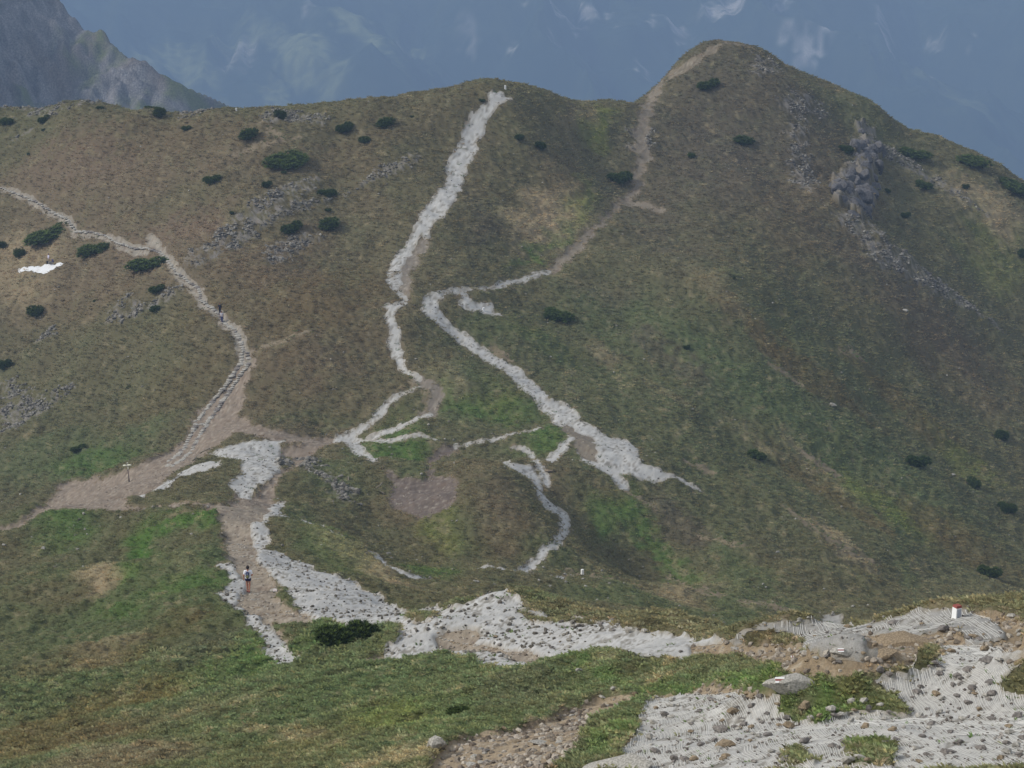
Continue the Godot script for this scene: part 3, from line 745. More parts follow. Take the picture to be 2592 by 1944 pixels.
func colour_ground() -> void:
	# coarse field of cover tones, then noise on the fine fan
	var nc := (NX - 1) / CS + 1
	var nrw := (NR - 1) / CS + 1
	var base := PackedVector3Array()
	base.resize(nc * nrw)
	var pos := PackedVector2Array()
	pos.resize(nc * nrw)
	var o := lin(SRGB["O"])
	for j in nrw:
		var r := row_r(CS * j)
		for i in nc:
			var th := -TH + dth * CS * i
			pos[j * nc + i] = Vector2(r * sin(th), -r * cos(th))
			base[j * nc + i] = o
	for p in PATCHES:
		var u: float = p[0]
		var v: float = p[1]
		var a := deg_to_rad(p[4])
		var e: Vector2 = Vector2(cos(a), sin(a)) * p[2]
		var f: Vector2 = Vector2(-sin(a), cos(a)) * p[3]
		var c := cast(u, v)
		var A3 := (cast(u + e.x, v + e.y) - cast(u - e.x, v - e.y)) * 0.5
		var B3 := (cast(u + f.x, v + f.y) - cast(u - f.x, v - f.y)) * 0.5
		var A := Vector2(A3.x, A3.z)
		var B := Vector2(B3.x, B3.z)
		var lim: float = metres_per_pixel(c) * p[2] * 4.0
		if A.length() > lim: A = A.normalized() * lim
		if B.length() > lim: B = B.normalized() * lim
		var det := A.x * B.y - A.y * B.x
		if absf(det) < 1e-4: continue
		var cl := lin(SRGB[p[5]])
		var C := Vector2(c.x, c.z)
		var reach := (A.length() + B.length()) * 1.5
		for k in pos.size():
			var q := pos[k] - C
			if absf(q.x) > reach or absf(q.y) > reach: continue
			var s := (q.x * B.y - q.y * B.x) / det
			var t := (A.x * q.y - A.y * q.x) / det
			var w: float = p[6] * (1.0 - sm3(0.45, 1.35, sqrt(s * s + t * t)))
			if w > 0.0: base[k] = base[k].lerp(cl, w)
	gcol.resize(NX * NR)
	var soils := {1: lin([152, 138, 124]), 2: lin([164, 151, 135]), 3: lin([144, 135, 124]), 4: lin([142, 132, 118]), 5: lin([136, 126, 110]), 6: lin([124, 112, 104]), 7: lin([172, 154, 130]), 8: lin([160, 142, 118]), 9: lin([158, 143, 120]), 10: lin([166, 158, 146])}
	var rock := lin([142, 136, 130])
	var under := lin([132, 124, 116])
	var dry := lin(SRGB["D"])
	var worn := lin([138, 122, 100])
	var dark := lin([60, 58, 44])
	var green := lin(SRGB["G"])
	var rust := lin(SRGB["R"])
	for j in NR:
		var r := row_r(j)
		for i in NX:
			var th := -TH + dth * i
			var x := r * sin(th)
			var z := -r * cos(th)
			var k := j * NX + i
			var cv := cov[k]
			var n1 := nz.get_noise_2d(x * 0.12, z * 0.12)
			var n2 := nz.get_noise_2d(x * 0.45 + 20.0, z * 0.45)
			var n3 := nz.get_noise_2d(x * 1.7, z * 1.7 + 50.0)
			var col: Vector3
			if cv == 0:
				var fi := clampf(i / float(CS) + n1 * 1.2 + n2 * 0.5, 0.0, nc - 1.001)
				var fj := clampf(j / float(CS) + n2 * 0.8 - n1 * 1.0, 0.0, nrw - 1.001)
				var bi := int(fi)
				var bj := int(fj)
				var b := bj * nc + bi
				col = base[b].lerp(base[b + 1], fi - bi).lerp(base[b + nc].lerp(base[b + nc + 1], fi - bi), fj - bj)
				var streak := nz.get_noise_2d(x * 0.25 + 70.0, H[k] * 1.3)
				var mixn := n1 * 0.5 + n2 * 0.6 + streak * 0.5
				col = col.lerp(green, clampf(mixn * 0.3, 0.0, 0.35))
				col = col.lerp(rust, clampf(-mixn * 0.22, 0.0, 0.22))
				col = col.lerp(dry, clampf((n2 * 0.5 + n3 * 0.35 + streak * 0.6 - 0.34) * 0.9, 0.0, 0.45))
				col = col.lerp(dark, clampf((-n2 * 0.4 - n3 * 0.5 - streak * 0.5 - 0.32) * 1.0, 0.0, 0.4))
				col *= 1.42
				if cut[k] > 0.01: col = col.lerp(worn, clampf(cut[k] * 4.0 + n3 * 0.5 + n2 * 0.3, 0.0, 0.85))      # turf worn to soil along the trails
				var grey := (col.x + col.y + col.z) / 3.0
				col = col.lerp(Vector3(grey, grey, grey), 0.12)
				if scree[k]:
					var s := n3 * 0.6 + n2 * 0.5 + nz.get_noise_2d(x * 4.0, z * 4.0) * 0.3
					col = col.lerp(rock, clampf(s * 2.2 + (0.25 if scree[k] == 1 else 0.9), 0.0, 0.9))
			elif cv < 30:
				col = soils[cv] * (1.0 + 0.18 * n3 + 0.12 * n2)
				if cv == 9: col = col.lerp(base[(j / CS) * nc + i / CS], clampf(0.35 + n2 * 0.9, 0.0, 1.0))
				if cv == 6: col = col.lerp(rock, clampf(n3 * 1.3, 0.0, 0.6))
			elif cv == 70:
				col = under
			else:
				col = under * (1.0 + 0.2 * n3)
			gcol[k] = Color(pow(maxf(col.x, 0.002), 0.4545), pow(maxf(col.y, 0.002), 0.4545), pow(maxf(col.z, 0.002), 0.4545))

func build_ground() -> void:
	var tail := 36
	var rows := NR + tail
	var v := PackedVector3Array()
	var nn := PackedVector3Array()
	var cc := PackedColorArray()
	v.resize(NX * rows); nn.resize(NX * rows); cc.resize(NX * rows)
	for j in rows:
		var r := row_r(mini(j, NR - 1))
		var q := 0.0
		if j >= NR:
			q = float(j - NR + 1) / tail
			r = lerpf(R1, 3000.0, q * q)
		for i in NX:
			var th := -TH + dth * i
			var k := j * NX + i
			var y := H[k] if j < NR else maxf(H[(NR - 1) * NX + i] - (r - R1) * 0.75, -560.0)
			v[k] = Vector3(r * sin(th), y, -r * cos(th))
			cc[k] = gcol[k] if j < NR else Color8(70, 78, 56)
	for j in rows:
		var j0 := maxi(j - 1, 0) * NX
		var j1 := mini(j + 1, rows - 1) * NX
		for i in NX:
			var i0 := maxi(i - 1, 0)
			var i1 := mini(i + 1, NX - 1)
			nn[j * NX + i] = (v[j * NX + i1] - v[j * NX + i0]).cross(v[j1 + i] - v[j0 + i]).normalized()
	var idx := PackedInt32Array()
	idx.resize((NX - 1) * (rows - 1) * 6)
	var w := 0
	for j in rows - 1:
		for i in NX - 1:
			var k := j * NX + i
			idx[w] = k; idx[w + 1] = k + NX; idx[w + 2] = k + 1
			idx[w + 3] = k + 1; idx[w + 4] = k + NX; idx[w + 5] = k + NX + 1
			w += 6
	for k in nn.size():
		if nn[k].y < 0.0: nn[k] = -nn[k]
	var o := mi(mesh_of(v, idx, nn, cc), mats["ground_cover"], "ground")
	tag(o, "grass and heath covered mountain saddle and hillsides", "", "", "structure")

const NET_LABELS := [
	"long pale net strip climbing the middle hill to its white summit post",
	"narrow pale net path winding down from the foot of the middle hill",
	"forked thin pale net strips meeting at the bare saddle junction",
	"pale net trail with a hairpin bend between grassy gully and torn net",
	"torn wide pale net with trailing ends around a bare earth patch",
	"small pale net piece around a white post beside the hairpin bend",
	"thin winding pale net strip over the grassy hump, ending at a lower white post",
	"thin pale net strip edging the dry slope above the grassy basin",
	"curved pale net patch strewn with stones on the bare saddle",
	"pale net along the path beside the runner, dotted with stones",
	"pale net strip along the grass edge behind the runner",
	"broad pale net around the bend of the bare trail, covered in small stones",
	"loose grey net draped over the stony knoll with the red-topped post",
	"large pale thread net weighed down by many loose rocks around a grass mound"]
const PATH_LABELS := {1: "bare trampled earth saddle where trails meet by the signpost", 2: "bare tan trail with stone steps under the runner", 3: "bare earth beside the net path on the middle hill", 4: "narrow gravel trail climbing the rounded hill", 5: "worn track over the top of the rounded hill", 6: "stony bare pit in the grassy basin", 7: "stony tan trail past the grass bank and thread net", 8: "bare earth trail below the stony knoll", 9: "thin bare earth streaks on the slopes", 10: "pale gravel bed under the slabs of the winding left trail"}

const SOIL_TONE := {1: [152, 138, 124], 2: [164, 151, 135], 3: [144, 135, 124], 4: [142, 132, 118], 5: [136, 126, 110], 6: [124, 112, 104], 7: [172, 154, 130], 8: [160, 142, 118], 9: [150, 136, 112], 10: [166, 158, 146]}

# the sheet of one kind of cover, cut along a smooth outline
func cover_sheet(id: int, box_: Array) -> ArrayMesh:
	var i0: int = maxi(box_[0] - 3, 0)
	var j0: int = maxi(box_[2] - 3, 0)
	var w: int = mini(box_[1] + 3, NX - 1) - i0 + 1
	var h: int = mini(box_[3] + 3, NR - 1) - j0 + 1
	var f := PackedFloat32Array()
	f.resize(w * h)
	for j in h:
		for i in w:
			if cov[(j + j0) * NX + i + i0] == id: f[j * w + i] = 1.0
	var g := f.duplicate()
	for j in h:
		for i in range(1, w - 1):
			var k := j * w + i
			g[k] = (f[k - 1] + 2.0 * f[k] + f[k + 1]) * 0.25
	for j in range(1, h - 1):
		for i in w:
			var k := j * w + i
			f[k] = (g[k - w] + 2.0 * g[k] + g[k + w]) * 0.25
	var T := 0.36
	var v := PackedVector3Array(); var cc := PackedColorArray(); var idx := PackedInt32Array()
	var at := PackedInt32Array()
	at.resize(w * h)
	at.fill(-1)
	var corners := [0, 1, w + 1, w]
	for j in h - 1:
		for i in w - 1:
			var k := j * w + i
			var n := int(f[k] >= T) + int(f[k + 1] >= T) + int(f[k + w + 1] >= T) + int(f[k + w] >= T)
			if n == 0: continue
			var poly := PackedInt32Array()
			for e in 4:
				var p: int = k + corners[e]
				var q: int = k + corners[(e + 1) % 4]
				if f[p] >= T:
					if at[p] < 0:
						at[p] = v.size()
						cover_vertex(id, i0 + p % w, j0 + p / w, v, cc, 1.0 - sm3(0.6, 0.95, f[p]))
					poly.append(at[p])
				if (f[p] >= T) != (f[q] >= T):
					var t := (T - f[p]) / (f[q] - f[p])
					poly.append(v.size())
					cover_vertex(id, i0 + lerpf(p % w, q % w, t), j0 + lerpf(p / w, q / w, t), v, cc, 1.0)
			for e in range(1, poly.size() - 1): idx.append_array([poly[0], poly[e + 1], poly[e]])
	return mesh_of(v, idx, up_normals(v, idx), cc)

func cover_vertex(id: int, fi: float, fj: float, v: PackedVector3Array, cc: PackedColorArray, fray := 0.0) -> void:
	var i := mini(int(fi), NX - 2)
	var j := mini(int(fj), NR - 2)
	var a := fi - i
	var b := fj - j
	var k := j * NX + i
	var y := lerpf(lerpf(H[k], H[k + 1], a), lerpf(H[k + NX], H[k + NX + 1], a), b)
	var r := row_r(fj)
	var th := -TH + dth * fi
	var x := r * sin(th)
	var z := -r * cos(th)
	var n2 := nz.get_noise_2d(x * 0.4, z * 0.4 + 10.0)
	var n3 := nz.get_noise_2d(x * 1.3, z * 1.3 + 50.0)
	var n4 := nz.get_noise_2d(x * 4.5, z * 4.5)
	var lift := 0.03
	var col: Color
	if id >= 30 and id < 70:
		lift = 0.06 + 0.012 * n4 + 0.015 * n3
		var s := clampf((-n3 * 0.6 - n4 * 0.7 + n2 * 0.6 - 0.22) * 1.4, 0.0, 0.7)
		var wt := Color8(200, 198, 195)
		if id == 42: wt = Color8(170, 167, 162)
		if id == 43: wt = Color8(198, 195, 190)
		wt = wt * (1.0 + 0.07 * n2 + 0.06 * n4)
		col = wt.lerp(Color8(132, 126, 116), s)
	elif id == 70:
		lift = 0.16 + 0.04 * n2
		col = Color8(206, 208, 212).lerp(Color8(176, 168, 158), clampf((n4 + n3) * 0.5 - 0.05, 0.0, 0.5))
	else:
		var s2: Array = SOIL_TONE[id]
		col = Color8(s2[0], s2[1], s2[2]) * (1.0 + 0.08 * n3 + 0.07 * n2 + 0.08 * n4)
		col = col.lerp(Color8(186, 178, 164), clampf((n4 * 0.7 + n3 * 0.6 - 0.35) * 1.3, 0.0, 0.6))
		col = col.lerp(Color8(112, 96, 84), clampf((n2 * 0.7 - n4 * 0.4 - 0.25) * 1.2, 0.0, 0.5))
		if id == 9 or id == 4: col = col.lerp(gcol[k], clampf((0.45 if id == 9 else 0.15) + n3 * 0.8 + n4 * 0.4, 0.0, 0.9))
	if fray > 0.0 and id != 70: col = col.lerp(gcol[k] if cov[k] != id else Color8(146, 134, 116), fray * clampf(0.35 + n4 * 0.6, 0.0, 0.75))
	v.append(Vector3(x, y + lift * (1.0 - 0.6 * fray), z))
	cc.append(Color(col.r, col.g, col.b))

func build_covers() -> void:
	var boxes := {}
	for j in NR:
		for i in NX:
			var c := cov[j * NX + i]
			if c == 0: continue
			if not boxes.has(c): boxes[c] = [i, i, j, j]
			var q: Array = boxes[c]
			if i < q[0]: q[0] = i
			if i > q[1]: q[1] = i
			q[3] = j
	var keys := boxes.keys()
	keys.sort()
	for c in keys:
		var m := cover_sheet(c, boxes[c])
		if c < 30:
			tag(mi(m, mats["bare_path"], "path"), PATH_LABELS[c], "", "", "structure")
		elif c < 70:
			tag(mi(m, mats["net_fibre"], "erosion_net"), NET_LABELS[c - 30], "erosion net", "pale erosion nets laid along the trails")
		else:
			tag(mi(m, mats["snow"], "snow_patch"), "small white remnant snow patch on the dry left hillside", "snow")


# ---------------------------------------------------------------- far land
func build_rocky_ridge() -> void:
	# crest as photo pixels; laid out 700 m off, then set 1.1 km off behind the left skyline
	var crest := [[-900, -330], [-400, -240], [-100, -150], [60, -80], [160, -30], [200, -8], [228, 30], [262, 62], [300, 92], [345, 118], [372, 140], [400, 158], [436, 184], [462, 194], [500, 214], [545, 238], [600, 263], [650, 284], [720, 330], [900, 520], [1300, 760]]
	var nx := 330
	var ny := 190
	var v := PackedVector3Array(); var c := PackedColorArray(); var idx := PackedInt32Array()
	var rock := lin([150, 147, 148]); var grass := lin([122, 130, 82]); var brown := lin([134, 118, 102]); var trail := lin([168, 156, 144])
	for i in nx:
		var u := lerpf(-600.0, 1100.0, i / float(nx - 1))
		var cv := -300.0
		for s in crest.size() - 1:
			if u >= crest[s][0] and u <= crest[s + 1][0]:
				cv = lerpf(crest[s][1], crest[s + 1][1], (u - crest[s][0]) / float(crest[s + 1][0] - crest[s][0]))
		var y := (972.0 - cv) / F
		var zz := y * sp + cp
		var slope := (y * cp - sp) / zz
		var ax := (u - 1296.0) / F / cp
		for j in ny:
			var d := lerpf(520.0, 830.0, j / float(ny - 1))
			var dc := 700.0 + 18.0 * sin(u * 0.01)
			var h := slope * dc
			if d < dc: h -= (dc - d) * 0.66
			else: h -= (d - dc) * 0.9
			var x := ax * d
			var near := 1.0 - sm3(0.0, 60.0, absf(d - dc))
			var craggy := 1.0 - sm3(380.0, 470.0, u)
			h += (nr.get_noise_2d(x * 0.022, d * 0.022) - 0.1) * lerpf(1.0, 9.0, craggy) * (1.0 - 0.85 * near) + nz.get_noise_2d(x * 0.07, d * 0.05) * lerpf(0.4, 2.6, craggy) + nz.get_noise_2d(x * 0.2, d * 0.14) * lerpf(0.2, 1.0, craggy) + absf(nz.get_noise_2d(x * 0.09 + 33.0, d * 0.06 + h * 0.05)) * lerpf(0.2, 5.0, craggy) * (1.0 - 0.7 * near)
			v.append(Vector3(x * 1.6, CAM_Y + h * 1.6, -d * 1.6))
			var n1 := nz.get_noise_2d(x * 0.03, d * 0.03) + 0.5 * nz.get_noise_2d(x * 0.12, d * 0.12)
			var n2 := nz.get_noise_2d(x * 0.35, d * 0.35)
			var col := rock * (1.0 + 0.35 * n2 + 0.35 * nz.get_noise_2d(x * 0.15 + 5.0, d * 0.1))
			col = col.lerp(brown, clampf(nz.get_noise_2d(x * 0.05 + 9.0, d * 0.04) * 0.9, 0.0, 0.6))
			col = col.lerp(grass, clampf(n1 * 1.4 + sm3(260.0, 420.0, u) * 0.9 - 0.25 - 0.4 * craggy + n2 * 0.3, 0.0, 0.95))
			c.append(Color(pow(col.x, 0.4545), pow(col.y, 0.4545), pow(col.z, 0.4545)))
	for i in nx - 1:
		for j in ny - 1:
			var k := i * ny + j
			idx.append_array([k, k + 1, k + ny, k + 1, k + ny + 1, k + ny])
	var o := mi(mesh_of(v, idx, up_normals(v, idx), c), mats["ridge_rock"], "rocky_ridge")
	tag(o, "grey rocky ridge falling away behind the left hillside", "", "", "structure")

func up_normals(v: PackedVector3Array, idx: PackedInt32Array) -> PackedVector3Array:
	var nn := PackedVector3Array()
	nn.resize(v.size())
	for t in idx.size() / 3:
		var a := idx[t * 3]; var b := idx[t * 3 + 1]; var d := idx[t * 3 + 2]
		var fn := (v[b] - v[a]).cross(v[d] - v[a])
		if fn.y < 0.0: fn = -fn
		nn[a] += fn; nn[b] += fn; nn[d] += fn
	for k in nn.size(): nn[k] = nn[k].normalized()
	return nn

# bare, grassy and stony places on the mountain wall: pixel, half sizes in pixels, degrees, kind, share
const WALL := [[468, 61, 100, 25, 20, "g", 0.7], [610, 49, 32, 45, 70, "w", 0.6], [773, 122, 80, 36, 20, "g", 0.8], [692, 171, 40, 24, 30, "g", 0.7], [854, 195, 50, 24, -10, "g", 0.6], [366, 81, 60, 24, 30, "g", 0.6], [529, 163, 100, 24, 15, "g", 0.5], [793, 24, 24, 16, 0, "w", 0.4], [560, 20, 60, 20, 10, "g", 0.6],
	[882, 73, 45, 24, 20, "g", 0.9], [944, 118, 32, 16, 35, "g", 0.9], [1013, 45, 25, 20, 50, "w", 0.7], [1053, 24, 40, 16, 30, "g", 0.6], [1188, 45, 28, 16, 35, "w", 0.4], [1338, 28, 8, 14, -20, "w", 0.9], [1297, 90, 18, 7, 45, "w", 0.9], [1420, 24, 65, 6, 15, "w", 0.95], [1485, 16, 36, 10, 25, "w", 0.95], [1537, 16, 12, 12, 0, "w", 0.6], [1415, 138, 24, 6, 42, "w", 0.5], [1631, 134, 34, 3, 20, "w", 0.9], [1647, 43, 20, 7, 0, "w", 0.8], [1712, 41, 32, 12, 10, "w", 0.6], [1564, 62, 9, 3, 0, "w", 0.8],
	[1834, 24, 60, 20, -5, "w", 0.95], [1976, 12, 48, 10, -15, "w", 0.6], [1716, 41, 28, 10, 0, "w", 0.8], [2025, 85, 14, 20, -60, "w", 0.3], [2001, 134, 22, 8, 25, "w", 0.7], [2058, 150, 52, 9, -5, "w", 0.9], [2160, 106, 24, 16, 0, "w", 0.4], [2241, 12, 32, 12, 20, "w", 0.6], [2253, 57, 45, 8, 40, "w", 0.9], [2318, 77, 36, 7, 20, "w", 0.95], [2383, 81, 16, 5, 30, "w", 0.8], [2326, 57, 28, 12, 20, "w", 0.4], [2477, 53, 16, 3, 30, "w", 0.5], [2367, 20, 24, 10, 20, "w", 0.5], [2383, 224, 70, 28, 20, "g", 0.3], [2465, 285, 70, 28, 20, "g", 0.3], [1000, 200, 60, 8, 40, "g", 0.4], [930, 60, 120, 6, 38, "g", 0.5], [1060, 150, 60, 6, 42, "g", 0.4], [700, 60, 140, 20, 30, "g", 0.5]]

func build_mountain() -> void:
	const AWAY := 1.4                             # laid out for a wall 3 km off, then set 4 km off at the same look
	var nx := 380
	var ny := 300
	var v := PackedVector3Array(); var c := PackedColorArray(); var idx := PackedInt32Array()
	v.resize(nx * ny); c.resize(nx * ny)
	var forest := lin([46, 60, 42]); var grass := lin([150, 156, 108]); var stone := lin([216, 208, 200]); var scrub := lin([66, 76, 50])
	var spots := []
	for s in WALL:
		var y: float = (972.0 - s[1]) / F
		var zz := y * sp + cp
		var t := (y * cp - sp) / zz
		var d := 1740.0 / (0.5 - t)
		# one photo pixel down the wall covers more ground than one across
		spots.append([(s[0] - 1296.0) / F / zz * d, d, s[2] * d / F, s[3] * d / F / 0.62 * 1.35, deg_to_rad(s[4]), s[5], s[6]])
	for i in nx:
		for j in ny:
			var q := j / float(ny - 1)
			var d := lerpf(2150.0, 3400.0, q / 0.88) if q < 0.88 else lerpf(3400.0, 4300.0, (q - 0.88) / 0.12)
			var x := lerpf(-1500.0, 1500.0, i / float(nx - 1)) * d / 3000.0
			var h := -640.0 + (d - 2200.0) * 0.5
			var warp := 60.0 * nz.get_noise_2d(x * 0.004, d * 0.004)
			h += (nr.get_noise_2d((x + warp) * 0.0016 + d * 0.0007, d * 0.0006) - 0.3) * 95.0 + nz.get_noise_2d(x * 0.012, d * 0.012) * 9.0 + nz.get_noise_2d(x * 0.05, d * 0.05) * 3.0
			var k := i * ny + j
			v[k] = Vector3(x * AWAY, CAM_Y + h * AWAY, -d * AWAY)
			var n2 := nz.get_noise_2d(x * 0.02, d * 0.014)
			var n3 := nz.get_noise_2d(x * 0.09, d * 0.07)
			var col := forest.lerp(scrub, clampf(n2 * 0.8 + n3 * 0.9 + 0.25, 0.0, 1.0))
			var wx := x + 6.0 * n3 + 7.0 * n2 + 5.0 * nz.get_noise_2d(x * 0.2, d * 0.2)
			var wd := d + 11.0 * nz.get_noise_2d(x * 0.03 + 50.0, d * 0.02) + 10.0 * nz.get_noise_2d(x * 0.1 + 20.0, d * 0.1)
			for s in spots:
				var px: float = wx - s[0]
				var pd: float = wd - s[1]
				if absf(px) > s[2] + s[3] or absf(pd) > (s[2] + s[3]) * 2.0: continue
				pd *= -0.62 / 1.35                    # to the photo's up-down proportion
				var ca := cos(s[4])
				var sa := sin(s[4])
				var a: float = (px * ca + pd * sa) / s[2]
				var b: float = (-px * sa + pd * ca) / (s[3] * 0.62 / 1.35)
				var w: float = minf(1.0, s[6]) * clampf(0.8 + 0.8 * nz.get_noise_2d(x * 0.2 + 3.0, d * 0.12) + 0.4 * n3, 0.2, 1.15) * (0.9 if s[5] == "w" else 1.1) * (1.0 - sm3(0.6, 1.2, sqrt(a * a + b * b)))
				if w > 0.0: col = col.lerp(stone if s[5] == "w" else grass, minf(w, 1.0))
			c[k] = Color(pow(col.x, 0.4545), pow(col.y, 0.4545), pow(col.z, 0.4545))
	for i in nx - 1:
		for j in ny - 1:
			var k := i * ny + j
			idx.append_array([k, k + 1, k + ny, k + 1, k + ny + 1, k + ny])
	var o := mi(mesh_of(v, idx, up_normals(v, idx), c), mats["far_land"], "mountain")
	tag(o, "forested mountain wall across the valley, blue with haze", "", "", "structure")


# ---------------------------------------------------------------- stones, rocks
func sphere_points(level: int) -> Array:
	# octahedron, subdivided: [directions, triangles]
	var p: Array[Vector3] = [Vector3.RIGHT, Vector3.LEFT, Vector3.UP, Vector3.DOWN, Vector3.BACK, Vector3.FORWARD]
	var t := [[0, 2, 4], [4, 2, 1], [1, 2, 5], [5, 2, 0], [4, 3, 0], [1, 3, 4], [5, 3, 1], [0, 3, 5]]
	for l in level:
		var mid := {}
		var nt := []
		for f in t:
			var m := []
			for e in [[0, 1], [1, 2], [2, 0]]:
				var a: int = mini(f[e[0]], f[e[1]])
				var b: int = maxi(f[e[0]], f[e[1]])
				var key := a * 10000 + b
				if not mid.has(key):
					mid[key] = p.size()
					p.append((p[a] + p[b]).normalized())
				m.append(mid[key])
			nt.append([f[0], m[0], m[2]]); nt.append([m[0], f[1], m[1]]); nt.append([m[2], m[1], f[2]]); nt.append([m[0], m[1], m[2]])
		t = nt
	return [p, t]

func rock_mesh(seed_: int, level: int, cuts: int, flat_: float, rough := 0.06, near := 0.6, far := 0.86) -> ArrayMesh:
	var g := RandomNumberGenerator.new()
	g.seed = seed_
	var sph := sphere_points(level)
	var planes := []
	for k in cuts:
		planes.append([Vector3(g.randf_range(-1, 1), g.randf_range(-1, 1), g.randf_range(-1, 1)).normalized(), g.randf_range(near, far)])
	planes.append([Vector3(g.randf_range(-0.2, 0.2), 1, g.randf_range(-0.2, 0.2)).normalized(), g.randf_range(0.55, 0.75)])
	var q: Array[Vector3] = []
	for d in sph[0]:
		var r := 1.0
		for pl in planes:
			var c: float = d.dot(pl[0])
			if c > 0.05: r = minf(r, pl[1] / c)
		r *= g.randf_range(1.0 - rough, 1.0 + rough)
		q.append(Vector3(d.x * r * 0.5, d.y * r * flat_ * 0.5, d.z * r * 0.5))
	var v := PackedVector3Array(); var n := PackedVector3Array()
	for t in sph[1]:
		var a: Vector3 = q[t[0]]; var b: Vector3 = q[t[1]]; var c: Vector3 = q[t[2]]
		var fn := (c - a).cross(b - a).normalized()
		if fn.dot(a + b + c) < 0.0:
			fn = -fn
			var s := b; b = c; c = s
		v.append_array([a, b, c]); n.append_array([fn, fn, fn])
	return mesh_of(v, PackedInt32Array(), n)

func make_stones_meshes() -> void:
	for k in 6: stone_meshes.append(rock_mesh(100 + k, 1, 9, 0.8, 0.05, 0.52, 0.8))

func build_outcrops() -> void:
	var shapes := []
	for k in 5: shapes.append(rock_mesh(300 + k, 3, 11, 1.0, 0.008, 0.5, 0.72))
	var labels := ["grey crag at the head of the steep rocky rib on the rounded hill", "lower grey crag with pale foot on the rocky rib of the rounded hill"]
	for s in OUTCROPS.size():
		var cells := cells_in(0, OUTCROPS[s], 0.5)
		var mid := Vector3.ZERO
		var all: Array[Vector3] = []
		for k in cells:
			var r := row_r(k / NX)
			var th := -TH + dth * (k % NX)
			all.append(Vector3(r * sin(th), H[k], -r * cos(th)))
			mid += all[-1]
		mid /= all.size()
		mid.y = height(mid.x, mid.z) - 0.5
		var o := top(Node3D.new(), "rock_crag")
		o.position = mid
		tag(o, labels[s], "rock", "crags on the rounded hill")
		for k in 26:
			var p := all[rng.randi_range(0, all.size() - 1)]
			var c := mi(shapes[k % 5], mats["outcrop_rock"], "rock", o)
			var size := rng.randf_range(2.2, 5.2)
			var b := Basis.from_euler(Vector3(rng.randf_range(-0.35, 0.1), rng.randf_range(-0.5, 0.5), rng.randf_range(0.1, 0.5))) * Basis.from_scale(Vector3(size * rng.randf_range(0.7, 1.1), size * rng.randf_range(0.8, 1.15), size * rng.randf_range(0.7, 1.1)))
			c.transform = Transform3D(b, p - mid + Vector3(0, -size * 0.16, 0))
	# single rocks and slabs: pixel, width, height and depth in metres, turn, material, label
	var list := [
		[2290, 1632, 140, 0.24, 0.7, -14, "stone_tan", "large tan layered rock slab below the red-topped post"],
		[2235, 1655, 70, 0.3, 0.8, 10, "stone_tan", "smaller tan rock slab leaning under the layered one"],
		[1560, 1942, 165, 0.13, 0.8, -6, "stone_pale", "broad pale bedrock slab at the edge of the thread net"],
		[1105, 1888, 55, 0.7, 0.8, 0, "stone_pale", "whitish boulder in dry grass beside the stony tan trail"]]
	for r in list:
		var p := cast(r[0], r[1])
		var w: float = r[2] * metres_per_pixel(p)
		var o := mi(rock_mesh(int(r[0]), 3, 11, 1.0, 0.01, 0.5, 0.72), mats[r[6]], "rock_slab")
		o.transform = Transform3D(Basis.from_euler(Vector3(0.15, deg_to_rad(r[5]), 0.16)) * Basis.from_scale(Vector3(w * 1.25, w * r[3] * 1.5, w * r[4])), p + Vector3(0, w * r[3] * 0.1, 0))
		tag(o, r[7], "rock")

func put_stone(p: Vector3, w: float, h: float, tone: int, label: String, group: String, called := "stone") -> void:
	var o := mi(stone_meshes[rng.randi_range(0, 5)], mats[["stone_grey", "stone_tan", "stone_pale"][tone]], called)
	o.transform = Transform3D(Basis.from_euler(Vector3(rng.randf_range(-0.2, 0.2), rng.randf_range(-0.6, 0.6), rng.randf_range(-0.2, 0.2))) * Basis.from_scale(Vector3(w * 1.15, h * 1.6, w * rng.randf_range(0.6, 0.9))), p + Vector3(0, h * 0.3 + (0.08 if cover_at(p.x, p.z) >= 30 else 0.02), 0))
	tag(o, label, "stone", group)

func stone_words(p: Vector3, w: float, tone: int, c: int, marks: Array) -> Array:
	var where: String = {43: "lying on the large pale thread net", 42: "lying on the loose grey net of the knoll", 41: "lying on the broad pale net by the trail bend", 7: "lying on the stony tan trail", 8: "lying on the bare trail below the knoll", 0: "lying in the grass"}.get(c, "lying on bare ground beside a trail")
	for m in marks:
		if Vector2(p.x - m[0].x, p.z - m[0].z).length() < m[1]:
			where = m[2]
			break
	var kind := "%s %s" % ["large" if w > 0.38 else "small" if w < 0.19 else "fist-sized" if w < 0.26 else "middling", ["grey", "tan", "whitish"][tone]]
	return ["loose %s stone %s" % [kind, where], "%s stones %s" % [kind, where]]

